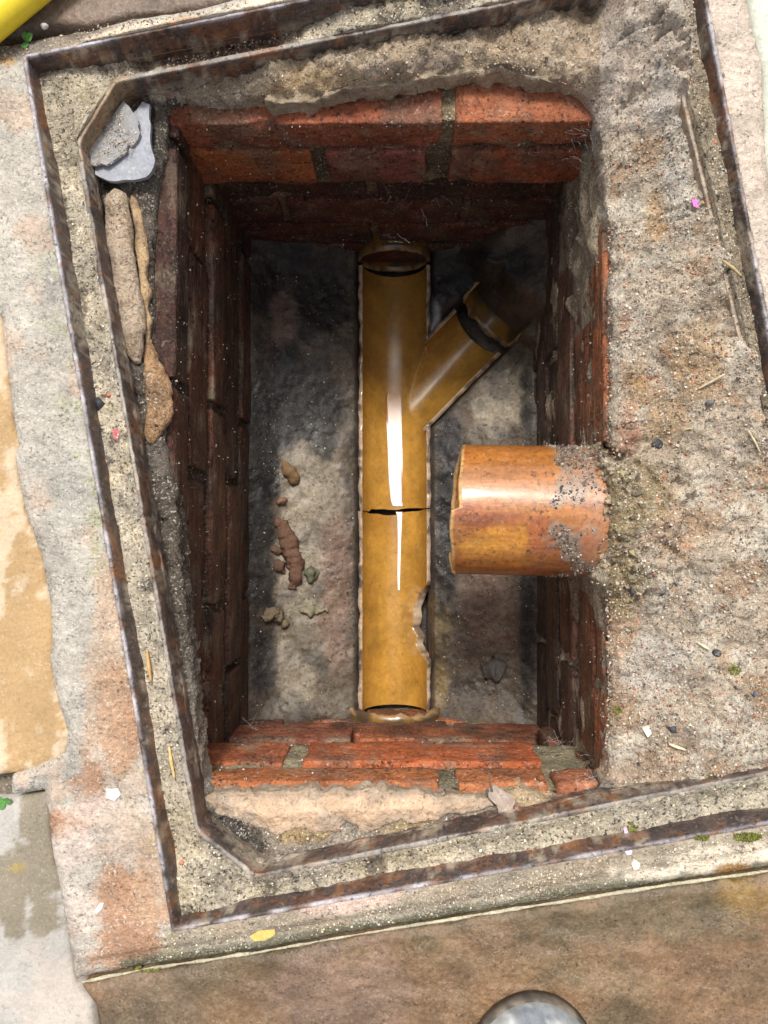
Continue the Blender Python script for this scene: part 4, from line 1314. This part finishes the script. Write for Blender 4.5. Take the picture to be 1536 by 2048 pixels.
def lump_col(base, dark):
    def f(x, y, z):
        n = fbm(x, y, z, 50, 4, 361)
        c = np.broadcast_to(np.array(base), (len(x), 3)).copy()
        return mixc(c, dark, sstep(0.1, 0.6, n) * 0.7)
    return f
lump('mortar_lump', [(228, 380, -0.05, 8), (232, 395, -0.047, 20), (240, 470, -0.047, 26), (250, 560, -0.048, 26), (262, 640, -0.049, 25), (271, 700, -0.05, 20), (277, 728, -0.052, 6)],
     M['mortar'], None, 'long smooth tan mortar roll squeezed out under the left rim', 'mortar lump', 0.0032, 55, 362, (1, 0.75), colfun=lump_col((0.56, 0.43, 0.31), (0.36, 0.26, 0.17)))
lump('mortar_lump', [(262, 385, -0.058, 4), (270, 410, -0.055, 13), (281, 480, -0.056, 12), (288, 560, -0.057, 11), (292, 640, -0.058, 10), (294, 690, -0.06, 4)],
     M['mortar_smooth'], None, 'thin tan mortar ridge between the long roll and the left bricks', 'mortar lump', 0.0034, 70, 363, (1, 1.0), colfun=lump_col((0.5, 0.34, 0.19), (0.16, 0.11, 0.07)))
lump('mortar_lump', [(298, 682, -0.062, 5), (304, 715, -0.06, 16), (311, 760, -0.058, 24), (315, 810, -0.058, 26), (316, 850, -0.059, 24), (310, 876, -0.06, 16), (302, 888, -0.062, 5)],
     M['mortar'], None, 'rounded brown mortar lump hanging below the long roll on the left', 'mortar lump', 0.0075, 50, 364, (1, 0.8), colfun=lump_col((0.5, 0.3, 0.16), (0.2, 0.13, 0.08)))

# ------------------------------------------------------------------ rubble on the pit floor
def floor_lump(name, rows, col, label, cat, seed, amp=0.004, mat='organic'):
    rr = []
    for (a, b2, hw) in rows:
        w = P(a, b2, ZB)
        z = float(bench_z(np.array([w[0]]), np.array([w[1]]))[0]) + 0.003
        rr.append((a, b2, z, hw))
    return lump(name, rr, M[mat], col, label, cat, amp * 0.6, 130, seed, (1, 0.95), 0.0016, 20)
floor_lump('dead_leaf', [(553, 1035, 3), (566, 1050, 13), (580, 1090, 17), (590, 1130, 17), (588, 1160, 15), (583, 1178, 4)], (0.14, 0.075, 0.048), 'curled brown dead leaf lying on the floor left of the channel', 'leaf', 371, 0.009)
floor_lump('dirt_clod', [(541, 1100, 4), (551, 1098, 9), (562, 1106, 5)], (0.13, 0.075, 0.05), 'small brown clod touching the curled leaf on its left', 'clod', 372, 0.005)
floor_lump('dirt_clod', [(552, 1120, 4), (560, 1132, 12), (566, 1146, 4)], (0.13, 0.075, 0.05), 'brown clod tucked under the lower end of the curled leaf', 'clod', 373, 0.006)
floor_lump('moss_clump', [(608, 1146, 5), (622, 1148, 18), (638, 1142, 5)], (0.15, 0.145, 0.09), 'grey green moss clump right of the curled leaf', 'moss', 374, 0.009)
floor_lump('dead_leaf', [(564, 922, 3), (576, 940, 13), (590, 958, 12), (598, 966, 3)], (0.2, 0.12, 0.06), 'flat orange brown leaf on the floor above the curled one', 'leaf', 375, 0.005)
floor_lump('dirt_clod', [(555, 1006, 3), (565, 1002, 8), (574, 998, 3)], (0.25, 0.13, 0.09), 'tiny reddish clod between the two brown leaves', 'clod', 376, 0.004)
floor_lump('moss_clump', [(600, 1222, 3), (622, 1222, 10), (655, 1218, 3)], (0.27, 0.24, 0.15), 'pale yellowish crust below the curled leaf', 'moss', 377, 0.009)
floor_lump('dirt_clod', [(526, 1240, 5), (545, 1226, 13), (560, 1238, 12), (575, 1250, 4)], (0.16, 0.12, 0.075), 'muddy clod against the foot of the left wall', 'clod', 378, 0.011)
floor_lump('dirt_clod', [(960, 1330, 6), (985, 1340, 22), (1015, 1332, 6)], (0.1, 0.085, 0.075), 'dark mud clod on the floor right of the channel', 'clod', 379, 0.012)

# ------------------------------------------------------------------ leaves, straws, petals, stones on top
def bed_or_sand(px, py):
    for z0, f, inside in ((0.0, sur_z, None),):
        pass
    w = np.array(P(px, py, -0.02)[:2])
    x, y = np.array([w[0]]), np.array([w[1]])
    if inpoly(x, y, chamber_poly)[0]:
        return -0.05
    if inpoly(x, y, BED_OUT)[0]:
        return float(bed_z(x, y)[0])
    if inpoly(x, y, frame_poly)[0]:
        return float(sand_z(x, y)[0])
    w = np.array(P(px, py, 0)[:2]); x, y = np.array([w[0]]), np.array([w[1]])
    if inpoly(x, y, sur_poly)[0]:
        return float(sur_z(x, y)[0])
    return 0.0

def straw(p0, p1, wpx, col, label, name='straw', cat='straw', bend=0.0):
    z0, z1 = bed_or_sand(*p0) + 0.002, bed_or_sand(*p1) + 0.0025
    a, b2 = np.array(P(*p0, z0)), np.array(P(*p1, z1))
    m_ = (a + b2) / 2 + np.array([0, 0, 0.0015]) + bend * np.array([-(b2 - a)[1], (b2 - a)[0], 0])
    r = wpx / 2 / 2400.0
    tag(tube(name, [a, m_, b2], [r * 0.7, r, r * 0.6], M['organic'], None, 7, col, r * 0.2, 300, 5, step=0.002), label, cat)
STR = (0.62, 0.47, 0.25)
straw((1447, 522), (1482, 552), 7, (0.5, 0.38, 0.2), 'brown straw in the right groove high up beside the outer rim')
straw((1396, 778), (1450, 748), 6, (0.66, 0.55, 0.36), 'pale straw on the mortar right of the orange stub, pointing up right')
straw((1350, 864), (1385, 856), 4, (0.55, 0.43, 0.25), 'thin straw on the mortar just above the orange stub')
straw((1338, 1488), (1372, 1500), 7, (0.75, 0.66, 0.44), 'cream straw on the mortar near the bottom right corner of the pit')
straw((294, 1300), (302, 1362), 8, (0.6, 0.37, 0.15), 'orange brown straw in the left groove, upper of two')
straw((338, 1494), (349, 1556), 8, (0.68, 0.46, 0.19), 'golden straw in the left groove, lower of two')
straw((1395, 1285), (1420, 1300), 6, (0.7, 0.62, 0.42), 'short cream straw on the mortar below the orange stub')
straw((1497, 862), (1520, 905), 5, (0.6, 0.5, 0.3), 'straw lying across the right rim line level with the stub')
straw((1445, 1640), (1470, 1668), 4, (0.45, 0.27, 0.18), 'reddish twig in the bottom groove near the right edge', 'twig', 'twig')
straw((1338, 1645), (1358, 1650), 6, (0.08, 0.06, 0.05), 'dark twig in the bottom groove below the pit corner', 'twig', 'twig')
straw((1470, 590), (1490, 616), 4, (0.56, 0.46, 0.28), 'short thin straw below the brown straw in the right groove')
straw((1042, 1614), (1112, 1622), 3.5, (0.5, 0.3, 0.18), 'fine reddish stalk beside the crumpled leaf at the bottom', 'twig', 'twig', 0.05)

def petal(pts, col, label, name='petal', cat='petal', up=0.002, thick=0.0008):
    c = np.mean(pts, 0)
    z = bed_or_sand(*c) + up
    tag(flake(name, pts, z, thick, M['organic'], col, None, 0.0012, 11, 0.1, 0.002), label, cat)
petal([(1384, 398), (1390, 396), (1398, 408), (1396, 416), (1387, 412)], (0.85, 0.2, 0.55), 'bright pink petal beside the right rim')
petal([(338, 1418), (346, 1410), (352, 1424), (354, 1438), (345, 1440)], (0.75, 0.5, 0.75), 'lilac petal in the left groove near the bottom')
petal([(1246, 1656), (1252, 1652), (1256, 1664), (1251, 1672)], (0.85, 0.5, 0.68), 'small pink petal in the bottom groove')
petal([(1250, 1702), (1264, 1700), (1262, 1709), (1254, 1709)], (0.85, 0.62, 0.85), 'pale lilac petal on the bottom outer rim', up=0.022)
petal([(224, 860), (234, 856), (240, 868), (236, 882), (226, 874)], (0.55, 0.16, 0.17), 'crimson petal flecks in the left groove')
petal([(1268, 1718), (1280, 1728), (1278, 1738), (1268, 1740), (1262, 1728)], (0.8, 0.72, 0.52), 'cream chip on the concrete below the pale lilac petal', 'stone_chip', 'stone chip', thick=0.003)
petal([(216, 1578), (236, 1576), (241, 1590), (230, 1600), (214, 1594)], (0.88, 0.86, 0.8), 'round white fleck on the concrete left of the frame', 'lime_fleck', 'lime fleck', up=0.0008, thick=0.0016)
petal([(188, 1822), (200, 1806), (208, 1806), (204, 1818), (194, 1826)], (0.88, 0.86, 0.8), 'long white fleck on the concrete near the bottom left corner', 'lime_fleck', 'lime fleck', up=0.0008, thick=0.0016)
petal([(1284, 1456), (1296, 1450), (1302, 1466), (1294, 1474)], (0.75, 0.68, 0.55), 'pale chip on the mortar beside the lower right bricks', 'stone_chip', 'stone chip', thick=0.004)
petal([(500, 1872), (520, 1860), (548, 1858), (552, 1868), (530, 1880), (508, 1882)], (0.7, 0.47, 0.14), 'yellow leaf scrap in the joint under the bottom rim', 'leaf_scrap', 'leaf', up=0.003)

# crumpled leaf on the bottom mortar
zl_ = bed_or_sand(1010, 1640) + 0.012
lf = flake('crumpled_leaf', [(978, 1578), (990, 1572), (1003, 1580), (1022, 1588), (1030, 1606), (1026, 1626), (1036, 1634), (1018, 1640), (1012, 1662), (1018, 1672), (1006, 1668), (1002, 1640), (994, 1612), (980, 1600)], zl_, 0.0012, M['organic'], (0.42, 0.34, 0.28), None, 0.008, 17, 0.06, 0.002)
tag(lf, 'crumpled grey brown dead leaf on the bottom mortar', 'leaf')
a_ = np.array(P(980, 1575, zl_)); b_ = np.array(P(978, 1545, zl_ + 0.008))
tube('stem', [a_ + (0.002, -0.004, -0.002), (a_ + b_) / 2, b_], [0.001, 0.0008, 0.0006], M['organic'], lf, 6, (0.2, 0.15, 0.11), step=0.002)

def stone(px, py, r_px, col, label, seed, cat='pebble', name='pebble', el=1.0):
    z = bed_or_sand(px, py)
    r = r_px / 2350.0 * 0.8
    c = np.array(P(px, py, z)) + (0, 0, r * 0.1)
    pts = [c + np.array([0, (k - 2) * r * 0.45 * el, 0]) for k in range(5)]
    rad = [r * 0.35, r * 0.85, r, r * 0.8, r * 0.3]
    tag(tube(name, pts, rad, M['slate'], None, 9, col, r * 0.75, 260, seed), label, cat)
BLK = (0.035, 0.037, 0.042)
stone(1313, 888, 15, BLK, 'large black coal pebble on the mortar above the orange stub', 1)
stone(1264, 1184, 8, BLK, 'black splinter of coal on the mortar below the stub', 2, el=1.8)
stone(1290, 1210, 7, (0.06, 0.07, 0.09), 'blue black pebble beside the coal splinter below the stub', 3, el=1.5)
stone(1332, 1266, 7, BLK, 'small black pebble on the mortar right of the lower wall bricks', 4)
stone(1312, 1320, 8, BLK, 'black pebble in the pale patch of the right mortar', 5)
stone(1435, 1305, 10, BLK, 'black pebble far right on the mortar, level with the pale patch', 6)
stone(1344, 1455, 12, (0.05, 0.055, 0.07), 'dark blue stone above the bottom right corner of the pit', 7)
stone(1508, 1388, 9, (0.08, 0.1, 0.12), 'grey blue pebble near the right edge of the picture', 8)
stone(1352, 665, 8, (0.09, 0.1, 0.11), 'dark pebble on the right mortar high above the stub', 9)
stone(1338, 748, 7, (0.16, 0.16, 0.16), 'grey pebble ringed with yellow crust on the right mortar', 10)
stone(1420, 806, 8, (0.14, 0.13, 0.12), 'grey pebble below the pale straw on the right mortar', 11)
stone(198, 808, 13, BLK, 'black coal lump in the left groove', 12, el=1.5)
stone(1278, 1525, 7, BLK, 'black bead in the pale mortar at the bottom right corner', 13)
stone(430, 1706, 9, (0.07, 0.075, 0.085), 'dark stone in the sand by the lower left chamfer', 14)
stone(1420, 405, 9, (0.55, 0.16, 0.08), 'red brick crumb right of the bright pink petal', 15, 'brick crumb', 'brick_crumb')
stone(1430, 285, 7, (0.6, 0.15, 0.08), 'red brick crumb in the right groove above the pink petal', 16, 'brick crumb', 'brick_crumb')
stone(1034, 1622, 13, (0.45, 0.2, 0.14), 'reddish brick crumb under the crumpled leaf', 17, 'brick crumb', 'brick_crumb')
stone(365, 1724, 7, (0.6, 0.24, 0.15), 'pink brick crumb in the bottom left sand corner', 18, 'brick crumb', 'brick_crumb')
stone(217, 791, 6, (0.55, 0.18, 0.08), 'orange brick crumb beside the coal lump in the left groove', 19, 'brick crumb', 'brick_crumb')
stone(88, 54, 8, (0.62, 0.6, 0.58), 'white pebble beside the small weed at the top left', 20)

# weeds in the paving joints
def weed(px, py, label, n, size, seed):
    r = random.Random(seed)
    z = -0.004
    base = P(px, py, z)
    w = empty('weed', base)
    tag(w, label, 'weed')
    for k in range(n):
        a = r.uniform(0, 6.28); L = size * r.uniform(0.7, 1.2)
        d = np.array([math.cos(a), math.sin(a), 0.5 + 0.4 * r.random()])
        sdir_ = np.array([-math.sin(a), math.cos(a), 0])
        V = []
        for t, wd in ((0, 0.06), (0.25, 0.28), (0.55, 0.42), (0.8, 0.27), (1, 0.02)):
            c = np.array(base) + d * L * t - np.array([0, 0, 0.35 * L * t * t])
            for s_ in (-1, 0, 1):
                V.append(c + sdir_ * s_ * wd * L + np.array([0, 0, abs(s_) * 0.08 * L]))
        V = np.array(V).reshape(5, 3, 3)
        grid('leaf', V, M['organic'], w, np.array((0.1, 0.26, 0.06)) * r.uniform(0.8, 1.2))
weed(52, 84, 'small green weed by the yellow hose at the top left', 4, 0.010, 4)
weed(10, 1600, 'tiny green weed in the joint between the left slabs', 4, 0.008, 9)

# moss tufts
def moss(name, spots, label, col, seed):
    r = np.random.default_rng(seed)
    pos, sz, cl = [], [], []
    for (px, py, rx, ry, n, up) in spots:
        for k in range(n):
            a, q = r.random() * 6.283, math.sqrt(r.random())
            x, y = px + math.cos(a) * q * rx, py + math.sin(a) * q * ry
            z = bed_or_sand(x, y) + up
            pos.append(P(x, y, z + r.random() * 0.0015)); sz.append(0.0006 + 0.0008 * r.random())
            cl.append(np.array(col) * (0.5 + r.random()))
    scatter(name, np.array(pos), np.array(sz), np.array(cl), M['organic'], label, seed)
moss('moss', [(1495, 1674, 28, 9, 240, 0.0), (1405, 1676, 16, 6, 60, 0.0), (1418, 1560, 8, 6, 60, 0.0), (1470, 1340, 12, 10, 70, 0.0), (1262, 1660, 14, 16, 70, 0.0), (1235, 1420, 9, 10, 50, 0), (290, 1938, 30, 5, 60, 0.0)],
     'small green moss tufts on the mortar and joints', (0.16, 0.17, 0.03), 5)

# cobwebs in the far right corner and under the left lump
def web(spots, label, seed):
    r = np.random.default_rng(seed)
    V, F = [], []
    for (px, py, z, spread, n) in spots:
        for k in range(n):
            a = np.array(P(px + r.normal() * spread, py + r.normal() * spread, z + r.normal() * 0.012))
            d = r.normal(size=3); d[2] *= 0.6; d /= np.linalg.norm(d)
            L = 0.006 + 0.02 * r.random()
            pts = [a + d * L * t + np.array([0, 0, -0.0035 * math.sin(t * 3.14)]) + r.normal(size=3) * 0.0005 for t in np.linspace(-.5, .5, 6)]
            rad = 0.00007
            b0 = len(V)
            for p in pts:
                for q in range(3):
                    V.append(p + rad * np.array([math.cos(q * 2.1), math.sin(q * 2.1), math.cos(q * 2.1 + 1)]))
            for i in range(5):
                for q in range(3):
                    F.append((b0 + i * 3 + q, b0 + i * 3 + (q + 1) % 3, b0 + i * 3 + 3 + (q + 1) % 3, b0 + i * 3 + 3 + q))
    o = make('cobweb', np.array(V), F, M['web'], None, None)
    tag(o, label, kind='stuff')
web([(1175, 250, -0.08, 26, 60), (1160, 310, -0.12, 20, 30), (300, 905, -0.07, 10, 26), (500, 1440, -0.3, 8, 8), (1115, 1490, -0.2, 10, 20), (840, 378, -0.195, 60, 24), (1180, 1570, -0.06, 20, 20)], 'dusty cobweb threads in the corners of the pit', 8)

# ------------------------------------------------------------------ loose grit
def grit(name, poly_px, z0, zf, n, pal, smin, smax, label, seed, excl=None):
    r = np.random.default_rng(seed)
    pl = np.array(poly_px, float)
    lo, hi = pl.min(0), pl.max(0)
    q = lo + (hi - lo) * r.random((n * 3, 2))
    q = q[inpoly(q[:, 0], q[:, 1], pl)]
    if excl is not None:
        q = q[~inpoly(q[:, 0], q[:, 1], np.array(excl, float))]
    dens = fbm(q[:, 0] / 100, q[:, 1] / 100, 0, 1.6, 4, seed)
    q = q[r.random(len(q)) < 0.35 + 0.9 * sstep(-0.2, 0.5, dens)][:n]
    d = np.stack([q[:, 0] - CX, -(q[:, 1] - CY), np.full(len(q), -F_PX)], -1) @ _R.T
    t = (z0 - CAM_H) / d[:, 2]
    x, y = d[:, 0] * t, d[:, 1] * t
    z = zf(x, y)
    s = smin + (smax - smin) * r.random(len(x)) ** 4
    pal = np.array(pal)
    c = pal[r.integers(0, len(pal), len(x))] * (0.7 + 0.6 * r.random((len(x), 1)))
    return scatter(name, np.stack([x, y, z + s * 0.25], -1), s, c, M['grain'], label, seed)
PAL_SAND = [(0.74, 0.64, 0.48), (0.6, 0.51, 0.38), (0.78, 0.72, 0.6), (0.42, 0.34, 0.25), (0.16, 0.13, 0.1), (0.66, 0.5, 0.32), (0.5, 0.43, 0.34), (0.3, 0.22, 0.15)]
PAL_MORT = [(0.55, 0.48, 0.38), (0.42, 0.35, 0.27), (0.64, 0.58, 0.48), (0.3, 0.24, 0.18), (0.12, 0.1, 0.085), (0.45, 0.3, 0.18), (0.33, 0.3, 0.27), (0.5, 0.43, 0.33), (0.25, 0.2, 0.15), (0.58, 0.52, 0.43), (0.2, 0.17, 0.14), (0.4, 0.33, 0.25), (0.46, 0.17, 0.1)]
grit('grit', [(66, 130), (362, 1840), (1700, 1600), (1370, -135)], -0.018, sand_z, 34000, PAL_SAND, 0.0004, 0.0015, 'loose sand grains in the frame groove', 501,
     excl=[(150, 278), (388, 1662), (508, 1758), (1565, 1545), (1662, 1422), (1343, 68), (1228, -40), (230, 155)])
grit('grit', [(1224, 200), (1345, 90), (1640, 1420), (1560, 1530), (1222, 1600)], -0.035, bed_z, 24000, PAL_MORT, 0.0004, 0.0017, 'loose grit and crumbs over the right mortar', 502)
grit('grit', [(330, 195), (240, 170), (1225, -28), (1330, 80), (1215, 220), (1180, 170), (900, 148), (540, 190)], -0.04, bed_z, 3500, PAL_MORT, 0.0004, 0.0013, 'loose grit over the top mortar', 503)
grit('grit', [(420, 1640), (520, 1660), (900, 1640), (1230, 1600), (1540, 1530), (520, 1740), (440, 1690)], -0.045, bed_z, 5000, PAL_MORT, 0.0004, 0.0017, 'loose grit over the bottom mortar', 504)
grit('grit', [(350, 1868), (1700, 1625), (1700, 1690), (300, 1935)], 0.0, sur_z, 6000, PAL_SAND, 0.0004, 0.0013, 'loose grit along the joint under the bottom rim', 505)
grit('grit', [(0, 82), (110, 62), (420, 15), (520, 10), (50, 108), (0, 130)], 0.0, sur_z, 1500, PAL_MORT, 0.0004, 0.0016, 'loose grit along the joint at the top left', 506)

def crust(name, n, label, seed, uv):
    """crumbs of mortar stuck to the stub"""
    r = np.random.default_rng(seed)
    a0, a1 = np.array([pA[0], pA[1], zs_]), np.array([pB[0], pB[1], zs_ + 0.004])
    d = a1 - a0; L = np.linalg.norm(d); d /= L
    sd = np.cross(d, [0, 0, 1.0]); w = np.cross(sd, d)
    u = r.random(n * 10); th = r.random(n * 10) * math.pi
    nn = stub_dirt(u * L, th)
    k = nn > uv
    u, th, nn = u[k][:n], th[k][:n], nn[k][:n]
    sz = 0.0003 + 0.0015 * r.random(len(u)) ** 4
    pos = a0 + d * (u * L)[:, None] + (sd * np.cos(th)[:, None] + w * np.sin(th)[:, None]) * (0.0635 + sz * 0.3)[:, None]
    pal = np.array([(0.3, 0.26, 0.21), (0.18, 0.15, 0.12), (0.08, 0.07, 0.065), (0.42, 0.36, 0.28), (0.12, 0.1, 0.09)])
    scatter(name, pos, sz, pal[r.integers(0, len(pal), len(u))], M['grain'], label, seed)
crust('mortar_crumbs', 5500, 'grey mortar crumbs stuck to the orange stub', 507, 0.62)
grit('rubble', [(1192, 880), (1270, 900), (1262, 1180), (1190, 1170), (1206, 1020)], -0.04, bed_z, 420, [(0.34, 0.28, 0.2), (0.26, 0.21, 0.14), (0.42, 0.35, 0.26), (0.18, 0.14, 0.1), (0.3, 0.24, 0.13)], 0.0007, 0.004, 'broken mortar rubble packed round the orange stub', 512)
def brick_specks():
    r = np.random.default_rng(9)
    n = 2600
    pos = []
    for k in range(n):
        q = r.random()
        z = -0.07 - 0.36 * r.random() ** 1.5
        if q < 0.3: pos.append((-0.2 + 0.39 * r.random(), 0.3735 if z > -0.2 else 0.3875, z))
        elif q < 0.5: pos.append((-0.2 + 0.39 * r.random(), -0.2395 if z > -0.2 else -0.2725, z))
        elif q < 0.75: pos.append((-0.2085 if z > -0.197 else -0.203, -0.24 + 0.61 * r.random(), z))
        else: pos.append((0.1915, -0.24 + 0.61 * r.random(), z))
    pos = np.array(pos)
    kk = ~((pos[:, 0] > 0.19) & (np.abs(pos[:, 1] - 0.01) < 0.07) & (pos[:, 2] > -0.2))
    pos = pos[kk]
    sz = 0.0004 + 0.0011 * r.random(len(pos)) ** 3
    pal = np.array([(0.5, 0.44, 0.36), (0.3, 0.25, 0.2), (0.12, 0.09, 0.07), (0.6, 0.55, 0.5), (0.2, 0.12, 0.08)])
    scatter('dust', pos, sz, pal[r.integers(0, len(pal), len(pos))], M['grain'], 'specks of dust and grit clinging to the pit walls', 10)
brick_specks()
grit('grit', [(184, 331), (181, 305), (212, 250), (248, 204), (262, 214), (278, 244), (270, 292), (255, 306), (214, 334)], -0.034, lambda x, y: np.full(x.shape, -0.0338), 900, PAL_SAND, 0.0003, 0.001, 'sand grains strewn on the upper slate flake', 508)
grit('grit', [(225, 400), (260, 400), (290, 700), (330, 860), (300, 880), (270, 720)], -0.05, bed_z, 300, PAL_SAND, 0.0004, 0.0014, 'crumbs among the left mortar lumps', 509)
grit('grit', [(510, 560), (710, 560), (705, 1400), (515, 1400)], ZB, bench_z, 1100, PAL_MORT[1:6], 0.0004, 0.0016, 'grit on the pit floor left of the channel', 510)
grit('grit', [(870, 870), (1060, 720), (1060, 1420), (870, 1410)], ZB, bench_z, 800, PAL_MORT[1:6], 0.0004, 0.0016, 'grit on the pit floor right of the channel', 511)

# ------------------------------------------------------------------ yellow hose
ax0 = np.array(P(23, 10, 0.0145))
dd = np.array([88, 72, 0.0]); dd /= np.linalg.norm(dd)
hp = []
for t in np.linspace(-1.1, 1.3, 60):
    off = 0.03 * math.sin(t * 2.1) * (abs(t) > 0.0) * t * t
    hp.append(ax0 + dd * t + np.array([-dd[1], dd[0], 0]) * off)
hose = tube('garden_hose', hp, 0.0145, M['hose'], None, 28, (0.82, 0.62, 0.03))
tag(hose, 'bright yellow hose crossing the top left corner of the paving', 'hose')

# ------------------------------------------------------------------ boot
toe = np.array(P(1082, 1996, 0.008))
bt = empty('boot', (toe[0], toe[1] - 0.14, 0.0))
tag(bt, 'scuffed grey leather boot toe at the bottom edge of the picture', 'boot')
YAW = math.radians(-6)

def boot_outline(t):
    """half width along the sole, t 0 toe .. 1 heel"""
    if t < 0.24:
        return 0.055 * math.sqrt(max(0, 1 - ((0.24 - t) / 0.24) ** 2.1))
    if t < 0.62:
        return 0.055 - 0.013 * sstep(0.24, 0.62, t)
    if t < 0.85:
        return 0.042 - 0.002 * (t - 0.62)
    return 0.0415 * math.sqrt(max(0, 1 - ((t - 0.85) / 0.15) ** 2.4))
LB = 0.30
def place_b(x, y, z):
    c, s = math.cos(YAW), math.sin(YAW)
    return (toe[0] + c * x - s * y, toe[1] + s * x + c * y, z)
ts = np.concatenate([0.1 * np.linspace(0, 1, 14) ** 2, np.linspace(0.12, 0.88, 30), 1 - 0.1 * np.linspace(1, 0, 12) ** 2])
def boot_part(name, grow, layers, mat, colr, seed=1):
    """layers: (inset 0..1 towards the middle line, height function of t)"""
    loop = [(boot_outline(t), -t * LB, t) for t in ts] + [(-boot_outline(t), -t * LB, t) for t in ts[::-1][1:-1]]
    V = np.zeros((len(loop), len(layers), 3))
    for i, (x, y, t) in enumerate(loop):
        cy = min(max(y, -LB + 0.04), -0.05)
        for j, (k, zf) in enumerate(layers):
            L = math.hypot(x, y - cy) + 1e-9
            f = (1 - k) * (1 + grow / L)
            V[i, j] = place_b(x * f, cy + (y - cy) * f, zf(t))
    n = fbm(V[..., 0], V[..., 1], V[..., 2], 45, 5, seed)
    n2 = fbm(V[..., 0], V[..., 1], V[..., 2], 140, 4, seed + 1)
    V[..., 2] += n * 0.0006
    C = np.broadcast_to(np.array(colr), V.shape).copy()
    C = mixc(C, np.array(colr) * np.array([0.45, 0.5, 0.6]), sstep(0.0, 0.5, n) * 0.7)
    C = mixc(C, np.array(colr) * 1.6, sstep(0.15, 0.5, n2) * 0.6)
    return grid(name, V, mat, bt, C, closed_u=True)
def boot_top(t):
    return 0.03 + 0.032 * math.sqrt(min(1, t / 0.2)) + 0.03 * float(sstep(0.25, 0.5, t)) + 0.03 * float(sstep(0.5, 0.7, t))
up_layers = [(0.0, lambda t: 0.012), (-0.012, lambda t: 0.018)] + [(k, (lambda kk: lambda t: 0.018 + (boot_top(t) - 0.018) * math.sqrt(max(0.0, 1 - (1 - kk) ** 2.4)))(k)) for k in (0.01, 0.03, 0.06, 0.1, 0.16, 0.24, 0.34, 0.46, 0.6, 0.75, 0.9, 1.0)]
boot_part('sole', 0.002, [(0.1, lambda t: 0.0), (0.0, lambda t: 0.001), (0.0, lambda t: 0.012), (0.03, lambda t: 0.014), (0.2, lambda t: 0.014)], M['boot'], (0.16, 0.13, 0.1), 601)
boot_part('upper', 0.0, up_layers, M['boot'], (0.33, 0.335, 0.33), 602)
sh = []
for z in np.linspace(0.07, 0.2, 14):
    sh.append(place_b(0, -0.225 + 0.02 * (z - 0.07), z))
tube('shaft', sh, np.linspace(0.047, 0.052, 14), M['boot'], bt, 24, (0.24, 0.245, 0.24), 0.002, 30)
for k in range(5):
    y = -0.12 - k * 0.018
    z = 0.083 + k * 0.008
    tube('lace', [place_b(-0.026, y, z - 0.004), place_b(0, y + 0.004, z + 0.012), place_b(0.026, y, z - 0.004)], 0.002, M['boot'], bt, 8, (0.12, 0.1, 0.08), step=0.004)
